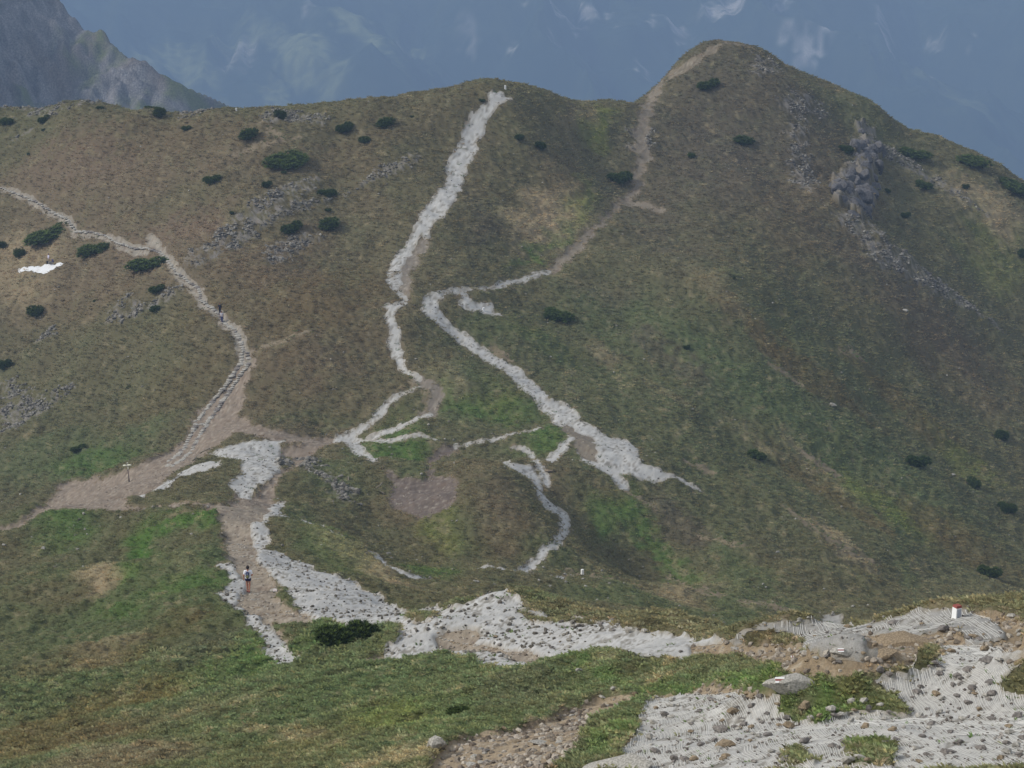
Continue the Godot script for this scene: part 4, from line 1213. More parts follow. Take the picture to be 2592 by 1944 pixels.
func build_stones() -> void:
	var marks := []
	for m in [[2131, 1760, 2.1, "at the foot of the grass mound in the thread net"], [2421, 1569, 2.2, "beside the red-topped post on the knoll"], [1560, 1940, 1.3, "beside the broad pale bedrock slab"], [2190, 1905, 1.2, "beside a grass clump in the thread net"], [2000, 1920, 1.0, "beside a small grass tuft in the thread net"], [2587, 1708, 2.0, "beside the grassy bank bounding the thread net"], [2290, 1632, 1.8, "beside the layered tan slab below the knoll"], [1105, 1888, 1.6, "beside the whitish boulder in dry grass"], [1474, 1455, 9.0, "near the lower white boundary stone"]]:
		marks.append([cast(m[0], m[1]), m[2], m[3]])
	for s in STONES:
		var p := cast(s[0], s[1])
		var k := metres_per_pixel(p)
		var words := stone_words(p, s[2] * k, s[4], cover_at(p.x, p.z), marks)
		put_stone(p, s[2] * k, clampf(s[3] * k, 0.05, 0.8), s[4], words[0], words[1])
	# more of the small ones, where the near nets and trails are strewn with them
	var made := 0
	var tries := 0
	while made < 180 and tries < 9000:
		tries += 1
		var p := cast(rng.randf_range(1150, 2590), rng.randf_range(1580, 1940))
		var c := cover_at(p.x, p.z)
		if not c in [43, 42, 7, 8, 41]: continue
		if c == 41 and rng.randf() < 0.5: continue
		var w := rng.randf_range(0.10, 0.24) * (1.0 if c != 41 else 1.5)
		var tone: int = [0, 0, 1, 2][rng.randi_range(0, 3)] if c != 7 and c != 8 else [1, 1, 2, 0][rng.randi_range(0, 3)]
		var words := stone_words(p, w, tone, c, marks)
		put_stone(p, w, w * rng.randf_range(0.35, 0.6), tone, words[0], words[1])
		made += 1

func scatter(called: String, label: String, n: int, test: Callable, size: Vector2, lo: Array, hi: Array, j0 := 0, flat_ := 1.0) -> void:
	var tr: Array[Transform3D] = []
	var tint := PackedColorArray()
	var tries := 0
	while tr.size() < n and tries < n * 60:
		tries += 1
		var j := rng.randi_range(j0, NR - 2)
		var i := rng.randi_range(20, NX - 21)
		var k := j * NX + i
		if not test.call(k): continue
		var r := row_r(j + rng.randf())
		var th := -TH + dth * (i + rng.randf())
		var x := r * sin(th)
		var z := -r * cos(th)
		var s := lerpf(size.x, size.y, pow(rng.randf(), 2.2))
		tr.append(Transform3D(Basis.from_euler(Vector3(rng.randf_range(-0.4, 0.4), rng.randf() * TAU, rng.randf_range(-0.4, 0.4))) * Basis.from_scale(Vector3(s, s * flat_, s * rng.randf_range(0.6, 1.0))), Vector3(x, height(x, z) + s * 0.12 + (0.07 if cov[k] >= 30 else 0.0), z)))
		var t := rng.randf()
		tint.append(Color8(int(lerpf(lo[0], hi[0], t)), int(lerpf(lo[1], hi[1], t)), int(lerpf(lo[2], hi[2], t))))
	var mm := MultiMesh.new()
	mm.transform_format = MultiMesh.TRANSFORM_3D
	mm.use_colors = true
	mm.mesh = stone_meshes[counts.get(called, 0) % 6]
	mm.instance_count = tr.size()
	for k in tr.size():
		mm.set_instance_transform(k, tr[k])
		mm.set_instance_color(k, tint[k])
	var o := MultiMeshInstance3D.new()
	o.multimesh = mm
	o.material_override = mats["stone"]
	top(o, called)
	tag(o, label, "stones", "", "stuff")

func build_scattered() -> void:
	scatter("gravel", "small loose stones strewn over the far pale nets", 1900, func(k): return cov[k] >= 30 and cov[k] < 42, Vector2(0.1, 0.34), [96, 90, 82], [176, 170, 160], int(r_row(75)))
	scatter("gravel", "small loose stones strewn over the near nets", 1500, func(k): return cov[k] == 43 or cov[k] == 42, Vector2(0.04, 0.12), [110, 102, 96], [190, 184, 176])
	scatter("gravel", "small stones strewn over the bare trails", 8000, func(k): return cov[k] > 0 and cov[k] < 9, Vector2(0.06, 0.3), [120, 108, 96], [208, 198, 184])
	scatter("scree", "pale angular scree on the left and right hillsides", 10000, func(k): return scree[k] == 1 and nz.get_noise_2d((k % NX) * 0.09, (k / NX) * 0.09) > -0.1, Vector2(0.18, 0.85), [104, 100, 94], [170, 165, 156], int(r_row(190)))
	scatter("scree", "single pale stones dotted over the grassy hillsides", 1800, func(k): return scree[k] == 0 and cov[k] == 0 and nz.get_noise_2d((k % NX) * 0.02, (k / NX) * 0.02) > 0.1, Vector2(0.12, 0.55), [130, 124, 116], [200, 195, 186], int(r_row(150)))

func build_stone_path() -> void:
	var line := [[0, 474], [49, 494], [94, 511], [130, 537], [171, 553], [185, 574], [195, 586], [236, 588], [269, 598], [293, 612], [338, 629], [374, 629], [407, 639], [425, 657], [448, 692], [476, 710], [505, 733], [511, 761], [529, 777], [557, 794], [566, 818], [594, 834], [610, 867], [618, 895], [622, 916], [598, 952], [578, 981], [557, 1009], [533, 1042], [509, 1074], [492, 1107], [476, 1140], [448, 1164], [419, 1184]]
	var wide := [9, 10, 11, 12, 14, 15, 13, 10, 12, 15, 16, 18, 20, 20, 20, 20, 20, 22, 22, 22, 20, 20, 22, 24, 28, 28, 28, 30, 34, 36, 34, 30, 26, 22]
	var o := top(Node3D.new(), "path")
	var first := cast(422, 650)
	o.position = first
	tag(o, "winding trail of pale stone slabs across the left hillside", "", "", "structure")
	var shapes := []
	for k in 4: shapes.append(rock_mesh(500 + k, 1, 8, 0.5))
	var made := 0
	for s in line.size() - 1:
		var a := Vector2(line[s][0], line[s][1])
		var b := Vector2(line[s + 1][0], line[s + 1][1])
		var steps := maxi(1, int(a.distance_to(b) / 5.6))
		for t in steps:
			var p2 := a.lerp(b, float(t) / steps)
			var dir := (b - a).normalized()
			var w: float = 1.25 * lerpf(wide[s], wide[s + 1], float(t) / steps)
			var across := maxi(1, int(w / 15.0))
			for q in across:
				if made >= 300: break
				var off := ((q + 0.5) / across - 0.5) * w + rng.randf_range(-1.5, 1.5)
				var p := cast(p2.x - dir.y * off, p2.y + dir.x * off)
				var m := metres_per_pixel(p)
				var c := mi(shapes[rng.randi_range(0, 3)], mats["stone_pale"] if rng.randf() < 0.75 else mats["stone_grey"], "paving_stone", o)
				var sz := minf(w / across, 16.0) * m * rng.randf_range(0.95, 1.3)
				c.transform = Transform3D(Basis.from_euler(Vector3(rng.randf_range(-0.12, 0.12), rng.randf() * TAU, rng.randf_range(-0.12, 0.12))) * Basis.from_scale(Vector3(sz, sz * 0.7, sz * rng.randf_range(0.8, 1.1))), p - first + Vector3(0, sz * 0.03, 0))
				made += 1

func build_steps() -> void:
	# risers of the stepped trail: two photo pixels for each
	var o := top(Node3D.new(), "path")
	var first := cast(640, 1505)
	o.position = first
	tag(o, "rows of flat edging stones forming steps in the tan trail", "", "", "structure")
	for s in [[567, 1396, 675, 1392], [602, 1411, 652, 1409], [647, 1456, 688, 1452], [612, 1470, 660, 1466], [604, 1508, 668, 1504], [600, 1522, 668, 1518], [635, 1541, 692, 1536], [652, 1558, 740, 1548], [1195, 1613, 1225, 1611], [1150, 1629, 1215, 1636], [1215, 1640, 1300, 1648], [620, 1434, 668, 1431], [575, 1380, 655, 1378], [690, 1560, 800, 1563], [1100, 1580, 1110, 1612], [1112, 1615, 1180, 1640]]:
		var n := maxi(3, int(Vector2(s[2] - s[0], s[3] - s[1]).length() / 9.0))
		for k in n:
			var t := (k + rng.randf_range(0.2, 0.8)) / n
			var p := cast(lerpf(s[0], s[2], t), lerpf(s[1], s[3], t))
			var m := metres_per_pixel(p)
			var w := 10.0 * m * rng.randf_range(0.8, 1.3)
			var c := mi(stone_meshes[rng.randi_range(0, 5)], mats["stone_pale"] if rng.randf() < 0.5 else mats["stone_tan"], "edging_stone", o)
			c.transform = Transform3D(Basis.from_euler(Vector3(0, rng.randf_range(-0.3, 0.3), 0)) * Basis.from_scale(Vector3(w, w * 0.6, w * 0.6)), p - first + Vector3(0, 0.04, 0))


# ---------------------------------------------------------------- dwarf pines
func make_shrub_meshes() -> void:
	for variant in 4:
		var g := RandomNumberGenerator.new()
		g.seed = 900 + variant
		var lobes := []
		for k in 5:
			lobes.append([Vector3(g.randf_range(-0.3, 0.3), g.randf_range(0.10, 0.2), g.randf_range(-0.25, 0.25)), Vector3(g.randf_range(0.2, 0.3), g.randf_range(0.2, 0.34), g.randf_range(0.2, 0.3))])
		var v := PackedVector3Array(); var n := PackedVector3Array(); var c := PackedColorArray()
		# inner mass of old twigs
		var sph := sphere_points(2)
		for l in lobes:
			var q: Array[Vector3] = []
			for d in sph[0]: q.append(l[0] + d * l[1] * g.randf_range(0.62, 0.82))
			for t in sph[1]:
				for e in 3:
					v.append(q[t[e]]); n.append((q[t[e]] - l[0]).normalized()); c.append(Color8(64, 76, 44))
		# upright shoots with needles
		for k in 620:
			var l: Array = lobes[g.randi_range(0, 4)]
			var dir := Vector3(g.randf_range(-1, 1), g.randf_range(-0.25, 1), g.randf_range(-1, 1)).normalized()
			var p: Vector3 = l[0] + dir * l[1] * g.randf_range(0.75, 1.12)
			if p.y < 0.0: p.y = g.randf() * 0.05
			var axis := (dir + Vector3(0, 1.1, 0)).normalized()
			var tone := g.randf()
			var col := Color8(int(lerpf(54, 84, tone)), int(lerpf(66, 98, tone)), int(lerpf(40, 52, tone)))
			var side := axis.cross(Vector3(g.randf_range(-1, 1), 0.2, g.randf_range(-1, 1))).normalized()
			var other := axis.cross(side)
			var long := g.randf_range(0.07, 0.13)
			for b in 6:
				var ang := TAU * b / 6.0 + g.randf() * 0.6
				var out := (side * cos(ang) + other * sin(ang))
				var tip := p + axis * long + out * long * 0.55
				var wing := out.cross(axis) * long * 0.17
				var a0 := p + axis * long * 0.1
				v.append_array([a0 - wing, tip, a0 + wing])
				var nrm := (dir * 0.8 + Vector3.UP * 0.6 + out * 0.4).normalized()
				n.append_array([nrm, nrm, nrm])
				c.append_array([col, col, col])
		shrub_meshes.append(mesh_of(v, PackedInt32Array(), PackedVector3Array(), c))
	var st := SurfaceTool.new()
	st.begin(Mesh.PRIMITIVE_TRIANGLES)
	for k in 7:
		var a := TAU * k / 7.0
		tube(st, [Vector3(cos(a) * 0.04, -0.08, sin(a) * 0.04), Vector3(cos(a) * 0.2, 0.05, sin(a) * 0.18), Vector3(cos(a) * 0.34, 0.2, sin(a) * 0.3)], [0.022, 0.017, 0.008], 5)
	st.generate_normals()
	stem_mesh = st.commit()

func tube(st: SurfaceTool, pts: Array, rad: Array, sides := 6, cap := true) -> void:
	var rings := []
	for k in pts.size():
		var dir: Vector3 = (pts[mini(k + 1, pts.size() - 1)] - pts[maxi(k - 1, 0)]).normalized()
		var ref := Vector3.UP if absf(dir.y) < 0.9 else Vector3.RIGHT
		var a := dir.cross(ref).normalized()
		var b := dir.cross(a)
		var ring := []
		for s in sides:
			var t := TAU * s / sides
			ring.append(pts[k] + (a * cos(t) + b * sin(t)) * rad[k])
		rings.append(ring)
	st.set_smooth_group(0)
	for k in rings.size() - 1:
		for s in sides:
			var s1 := (s + 1) % sides
			for q in [rings[k][s], rings[k][s1], rings[k + 1][s], rings[k][s1], rings[k + 1][s1], rings[k + 1][s]]: st.add_vertex(q)
	if cap:
		for e in [0, rings.size() - 1]:
			for s in sides:
				var s1 := (s + 1) % sides
				var tri := [pts[e], rings[e][s], rings[e][s1]] if e > 0 else [pts[e], rings[e][s1], rings[e][s]]
				for q in tri: st.add_vertex(q)

const SHRUB_LABELS := [
	["dark dwarf pine shrub just below the stony left skyline", "dwarf pines along the stony skyline"],
	["dark dwarf pine shrub on the brown hillside below the bouldery knob", "dwarf pines below the bouldery knob"],
	["dark dwarf pine shrub beside the long scree band", "dwarf pines beside the scree band"],
	["broad dark dwarf pine beside the stone-slab trail near the snow patch", "dwarf pines by the stone-slab trail"],
	["dark dwarf pine on the skyline left of the netted hill path", "dwarf pines on the shoulder of the middle hill"],
	["dark dwarf pine in the dip between the middle hill and the rounded hill", "dwarf pines in the dip"],
	["dark dwarf pine high on the rounded hill below its summit", "dwarf pines under the rounded summit"],
	["dark dwarf pine right against the grey crag", "dwarf pine by the crag"],
	["broad green dwarf pine on the yellow spur skyline beyond the crag", "dwarf pines on the yellow spur"],
	["dark dwarf pine on the slope beyond the grey crag", "dwarf pines beyond the crag"],
	["dark dwarf pine among pale boulders below the stone-slab trail", "dwarf pines among the pale boulders"],
	["low dark shrub on the grass above the bare saddle", "low shrubs above the saddle"],
	["dark dwarf pine alone on the green slope below the gravel trail", "dwarf pines on the slope below the gravel trail"],
	["dark dwarf pine low on the streaked steep slope behind the knoll", "dwarf pines low on the streaked slope"],
]

func put_shrub(p: Vector3, axis: Vector3, size: Vector3, variant: int, label: String, group: String) -> void:
	var o := top(Node3D.new(), "dwarf_pine")
	var n := slope_normal(p.x, p.z, 1.0).lerp(Vector3.UP, 0.45).normalized()
	var x := (axis - n * axis.dot(n)).normalized()
	var z := x.cross(n).normalized()
	o.transform = Transform3D(Basis(x, n, z), p)
	var f := mi(shrub_meshes[variant % 4], mats["needles"], "foliage", o)
	f.scale = size
	var s := mi(stem_mesh, mats["bark"], "stem", o)
	s.scale = size
	tag(o, label, "shrub", group)

func build_shrubs() -> void:
	var k := 0
	for s in SHRUBS:
		var p := cast(s[0], s[1] - s[3] * 0.25)
		var m := metres_per_pixel(p)
		var a := deg_to_rad(s[4])
		var q0 := cast(s[0] - cos(a) * s[2] * 0.4, s[1] - s[3] * 0.25 - sin(a) * s[2] * 0.4)
		var q1 := cast(s[0] + cos(a) * s[2] * 0.4, s[1] - s[3] * 0.25 + sin(a) * s[2] * 0.4)
		var axis := (q1 - q0)
		if axis.length() > s[2] * m * 1.3 or axis.length() < 0.1: axis = Vector3.RIGHT
		var w: float = s[2] * m
		put_shrub(p, axis.normalized(), Vector3(w * 1.18, clampf(s[3] * m * 1.4, 0.55, 2.8), clampf(w * 0.8, s[3] * m * 0.7, s[3] * m * 1.8)), k, SHRUB_LABELS[s[5]][0], SHRUB_LABELS[s[5]][1])
		k += 1
	var p := cast(868, 1628)
	put_shrub(p, Vector3(1, 0, 0.25).normalized(), Vector3(2.9, 2.0, 1.7), 1, "large bushy dwarf pine on the grass bank beside the trail bend", "")
	put_shrub(p + Vector3(0.75, 0.1, -0.2), Vector3(1, 0, 0.2).normalized(), Vector3(1.9, 1.6, 1.3), 2, "smaller dwarf pine grown into the large one on the grass bank", "")
	p = cast(1152, 1812)
	put_shrub(p, Vector3.RIGHT, Vector3(0.95, 0.55, 0.6), 3, "small pale green pine shrub on the grassy bank above the stony tan trail", "")


# ---------------------------------------------------------------- posts, signs, wood
func box(st: SurfaceTool, lo: Vector3, hi: Vector3, taper := 1.0) -> void:
	var c := (lo + hi) * 0.5
	var p := []
	for k in 8:
		var q := Vector3(hi.x if k & 1 else lo.x, hi.y if k & 2 else lo.y, hi.z if k & 4 else lo.z)
		if k & 2:
			q.x = c.x + (q.x - c.x) * taper
			q.z = c.z + (q.z - c.z) * taper
		p.append(q)
	st.set_smooth_group(-1)
	for f in [[0, 1, 3, 2], [5, 4, 6, 7], [4, 0, 2, 6], [1, 5, 7, 3], [2, 3, 7, 6], [4, 5, 1, 0]]:
		for e in [0, 2, 1, 0, 3, 2]: st.add_vertex(p[f[e]])

func box_mesh(lo: Vector3, hi: Vector3, taper := 1.0) -> ArrayMesh:
	var st := SurfaceTool.new()
	st.begin(Mesh.PRIMITIVE_TRIANGLES)
	box(st, lo, hi, taper)
	st.generate_normals()
	return st.commit()

func boundary_stone(p: Vector3, w: float, h: float, turn: float, red: bool, label: String) -> void:
	var o := top(Node3D.new(), "boundary_stone")
	o.position = p - Vector3(0, 0.06, 0)
	o.rotation.y = turn
	var st := SurfaceTool.new()
	st.begin(Mesh.PRIMITIVE_TRIANGLES)
	box(st, Vector3(-w * 0.62, 0, -w * 0.62), Vector3(w * 0.62, h * 0.22, w * 0.62), 0.8)
	box(st, Vector3(-w * 0.495, h * 0.21, -w * 0.495), Vector3(w * 0.495, h * 0.9, w * 0.495), 0.93)
	st.generate_normals()
	var pillar := mi(st.commit(), mats["white_paint"], "pillar", o)
	mi(box_mesh(Vector3(-w * 0.48, h * 0.898, -w * 0.48), Vector3(w * 0.48, h * 1.03, w * 0.48), 0.86), mats["red_paint"] if red else mats["white_paint"], "cap", o)
	if red:
		mi(box_mesh(Vector3(-w * 0.32, h * 0.3, w * 0.455), Vector3(w * 0.32, h * 0.82, w * 0.49)), mats["grey_paint"], "panel", pillar)
	tag(o, label, "boundary stone", "white boundary stones")

func blaze(u: float, v: float, w: float, upright: bool, size: float, label: String, dx := 0.0) -> void:
	var p := cast(u, v)
	var o := top(Node3D.new(), "trail_mark_stone")
	o.position = p
	var c := mi(rock_mesh(int(u + v), 3, 11, 0.9, 0.01, 0.5, 0.72), mats["stone_pale"] if not upright else mats["stone_tan"], "rock", o)
	c.scale = Vector3(w * 1.3, w * 0.55, w * 0.8)
	c.position.y = w * 0.1
	var face := Vector3(dx, w * 0.225, w * 0.19)
	for k in 3:
		var st := box_mesh(Vector3(-size * 0.5, -size * 0.11, 0), Vector3(size * 0.5, size * 0.11, 0.02))
		var m := mi(st, mats["red_paint"] if k == 1 else mats["white_paint"], "paint_stripe", o)
		var off := (k - 1) * size * 0.225
		m.transform = Transform3D(Basis.from_euler(Vector3(-0.75, 0, PI / 2 if upright else 0.0)), face + (Vector3(off, 0, 0) if upright else Vector3(0, off * 0.72, -off * 0.68)))
	tag(o, label, "rock")

func build_markers() -> void:
	boundary_stone(cast(2421, 1569), 0.205, 0.50, 0.45, true, "white boundary stone with a red top on the stony knoll")
	boundary_stone(cast(1474, 1455), 0.26, 0.62, 0.3, false, "small white boundary stone on the grass beside the lower net strip")
	boundary_stone(cast(1224, 788), 0.28, 0.62, 0.3, false, "small white boundary stone on the net piece beside the hairpin bend")
	boundary_stone(cast(1279, 226), 0.3, 0.75, 0.2, false, "white boundary stone on the summit of the middle hill")
	boundary_stone(cast(598, 280), 0.28, 0.5, 0.2, false, "tiny white boundary stone on the stony left skyline")
	blaze(2005, 1738, 1.05, false, 0.2, "pale grey rock slab with a red and white trail mark beside the grass mound", -0.3)
	blaze(2004, 1672, 0.55, true, 0.13, "flat stone with an upright red and white trail mark on the bare trail")
	blaze(2126, 1654, 0.5, false, 0.13, "stone with a level red and white trail mark on the bare trail below the knoll")
	blaze(697, 1497, 0.6, false, 0.26, "small stone with a white trail mark beside the runner's path")
	# signpost
	var p := cast(327, 1220)
	var o := top(Node3D.new(), "signpost")
	o.position = p - Vector3(0, 0.05, 0)
	var st := SurfaceTool.new()
	st.begin(Mesh.PRIMITIVE_TRIANGLES)
	tube(st, [Vector3(0, 0, 0), Vector3(-0.02, 0.55, 0)], [0.085, 0.08], 8)
	st.generate_normals()
	mi(st.commit(), mats["dark_wood"], "base", o)
	st = SurfaceTool.new()
	st.begin(Mesh.PRIMITIVE_TRIANGLES)
	tube(st, [Vector3(-0.02, 0.5, 0), Vector3(-0.12, 2.55, 0)], [0.05, 0.045], 8)
	st.generate_normals()
	mi(st.commit(), mats["post_grey"], "post", o)
	for b in [[-1.0, 2.26, 0.46], [1.0, 2.3, 0.4]]:
		var s: float = b[0]
		var y: float = b[1]
		st = SurfaceTool.new()
		st.begin(Mesh.PRIMITIVE_TRIANGLES)
		var q := PackedVector2Array([Vector2(0.0, -0.1), Vector2(b[2], -0.1), Vector2(b[2] + 0.14, 0), Vector2(b[2], 0.1), Vector2(0, 0.1)])
		for side in [0.06, 0.09]:
			for k in range(1, 4):
				var tri := [q[0], q[k], q[k + 1]]
				for t in tri: st.add_vertex(Vector3(-0.1 + t.x * s, y + t.y, side))
		for k in 5:
			var a := q[k]
			var d := q[(k + 1) % 5]
			for t in [[a, 0.06], [d, 0.06], [a, 0.09], [d, 0.06], [d, 0.09], [a, 0.09]]: st.add_vertex(Vector3(-0.1 + t[0].x * s, y + t[0].y, t[1]))
		st.generate_normals()
		mi(st.commit(), mats["cream_paint"], "arrow_board", o)
	mi(box_mesh(Vector3(-0.10, 1.75, 0.05), Vector3(0.02, 2.08, 0.08)), mats["cream_paint"], "notice_plate", o)
	mi(box_mesh(Vector3(-0.2, 2.5, -0.03), Vector3(-0.02, 2.6, 0.03)), mats["cream_paint"], "top_plate", o)
	tag(o, "wooden signpost with cream arrow boards on the bare saddle", "signpost")
	# weathered wood: pixels of the two ends, thickness, label
	for w in [[[488, 1168], [508, 1148], [531, 1137], 0.11, "curved weathered log edging the bare trail above the saddle"], [[561, 1352], [568, 1358], [573, 1362], 0.13, "pale wooden stake lying beside the runner's trail"], [[953, 1237], [962, 1232], [968, 1224], 0.12, "grey plank lying in the rubble at the rim of the stony pit"], [[882, 1208], [882, 1218], [883, 1227], 0.08, "thin pale stick on the grass slope above the stony pit"], [[960, 1243], [968, 1249], [974, 1252], 0.1, "second grey plank lying across the rubble of the stony pit"]]:
		st = SurfaceTool.new()
		st.begin(Mesh.PRIMITIVE_TRIANGLES)
		var mid := cast(w[1][0], w[1][1])
		var pts := []
		for e in 3: pts.append(cast(w[e][0], w[e][1]) - mid + Vector3(0, w[3] * 0.9, 0))
		pts.insert(2, (pts[1] + pts[2]) * 0.5); pts.insert(1, (pts[0] + pts[1]) * 0.5)
		tube(st, pts, [w[3], w[3] * 1.05, w[3], w[3] * 0.95, w[3] * 0.85], 7)
		st.generate_normals()
		var m := mi(st.commit(), mats["weathered_wood"], "log")
		m.position = mid
		tag(m, w[4], "log")


# ---------------------------------------------------------------- people
# a smooth skin over tapered bones: [end, end, radius, radius]
func skin(bones: Array, cell: float, blend: float) -> ArrayMesh:
	var lo := Vector3(1e9, 1e9, 1e9)
	var hi := -lo
	for b in bones:
		for e in 2:
			var r: Vector3 = Vector3.ONE * (b[2 + e] + cell * 3.0)
			lo = lo.min(b[e] - r); hi = hi.max(b[e] + r)
	var n := Vector3i(((hi - lo) / cell).ceil()) + Vector3i.ONE
	var f := PackedFloat32Array()
	f.resize(n.x * n.y * n.z)
	f.fill(9.0)
	for b in bones:
		var a: Vector3 = b[0]
		var d: Vector3 = b[1] - b[0]
		var dd := maxf(d.length_squared(), 1e-9)
		var m: float = maxf(b[2], b[3]) + blend + cell * 2.0
		var g0 := Vector3i(((b[0].min(b[1]) - Vector3.ONE * m - lo) / cell).floor()).max(Vector3i.ZERO)
		var g1 := Vector3i(((b[0].max(b[1]) + Vector3.ONE * m - lo) / cell).ceil()).min(n - Vector3i.ONE)
		for z in range(g0.z, g1.z + 1):
			for y in range(g0.y, g1.y + 1):
				var o := (z * n.y + y) * n.x
				for x in range(g0.x, g1.x + 1):
					var p := lo + Vector3(x, y, z) * cell - a
					var t := clampf(p.dot(d) / dd, 0.0, 1.0)
					var s: float = (p - d * t).length() - lerpf(b[2], b[3], t)
					var q := f[o + x]
					var h := maxf(blend - absf(s - q), 0.0) / blend
					f[o + x] = minf(s, q) - h * h * blend * 0.25
	var v := PackedVector3Array(); var nn := PackedVector3Array(); var idx := PackedInt32Array()
	var at := {}
	var sx := 1
	var sy := n.x
	var sz := n.x * n.y
	for z in n.z - 1:
		for y in n.y - 1:
			for x in n.x - 1:
				var k := z * sz + y * sy + x
				var c := [f[k], f[k + sx], f[k + sy], f[k + sx + sy], f[k + sz], f[k + sx + sz], f[k + sy + sz], f[k + sx + sy + sz]]
				var inside := 0
				for e in 8: inside += 1 if c[e] < 0.0 else 0
				if inside == 0 or inside == 8: continue
				var sum := Vector3.ZERO
				var cnt := 0
				for e in [[0, 1], [2, 3], [4, 5], [6, 7], [0, 2], [1, 3], [4, 6], [5, 7], [0, 4], [1, 5], [2, 6], [3, 7]]:
					var va: float = c[e[0]]
					var vb: float = c[e[1]]
					if (va < 0.0) != (vb < 0.0):
						var t := va / (va - vb)
						var pa := Vector3(e[0] & 1, (e[0] >> 1) & 1, e[0] >> 2)
						var pb := Vector3(e[1] & 1, (e[1] >> 1) & 1, e[1] >> 2)
						sum += pa.lerp(pb, t)
						cnt += 1
				at[k] = v.size()
				v.append(lo + (Vector3(x, y, z) + sum / cnt) * cell)
				nn.append(Vector3(c[1] + c[3] + c[5] + c[7] - c[0] - c[2] - c[4] - c[6], c[2] + c[3] + c[6] + c[7] - c[0] - c[1] - c[4] - c[5], c[4] + c[5] + c[6] + c[7] - c[0] - c[1] - c[2] - c[3]).normalized())
	for k in at:
		for e in [[sx, sy, sz], [sy, sz, sx], [sz, sx, sy]]:
			var a := f[k]
			var b := f[k + e[0]]
			if (a < 0.0) == (b < 0.0): continue
			var q := [k, k - e[1], k - e[1] - e[2], k - e[2]]
			var ok := true
			for w in q: ok = ok and at.has(w)
			if not ok: continue
			var i := [at[q[0]], at[q[1]], at[q[2]], at[q[3]]]
			if a > 0.0: idx.append_array([i[0], i[1], i[2], i[0], i[2], i[3]])
			else: idx.append_array([i[0], i[2], i[1], i[0], i[3], i[2]])
	return mesh_of(v, idx, nn)

func hand_bones(wrist: Vector3, dir: Vector3, thumb: Vector3) -> Array:
	var across := dir.cross(thumb).normalized()
	var palm := wrist + dir * 0.085
	var out := [[wrist, palm, 0.026, 0.03], [wrist + thumb * 0.012, palm + thumb * 0.02, 0.022, 0.024], [wrist - thumb * 0.012, palm - thumb * 0.02, 0.022, 0.022]]
	for k in 4:
		var root := palm + thumb * (0.03 - 0.02 * k)
		var l: float = [0.07, 0.08, 0.074, 0.058][k]
		var knee := root + dir * l * 0.55
		out.append([root, knee, 0.0095, 0.009])
		out.append([knee, knee + (dir * 0.7 + across * 0.7).normalized() * l * 0.5, 0.009, 0.0075])
	var tb := wrist + dir * 0.035 + thumb * 0.03
	out.append([tb, tb + (dir * 0.6 + thumb * 0.8).normalized() * 0.04, 0.012, 0.0105])
	out.append([tb + (dir * 0.6 + thumb * 0.8).normalized() * 0.04, tb + (dir * 0.9 + thumb * 0.7).normalized() * 0.075, 0.0105, 0.008])
	return out

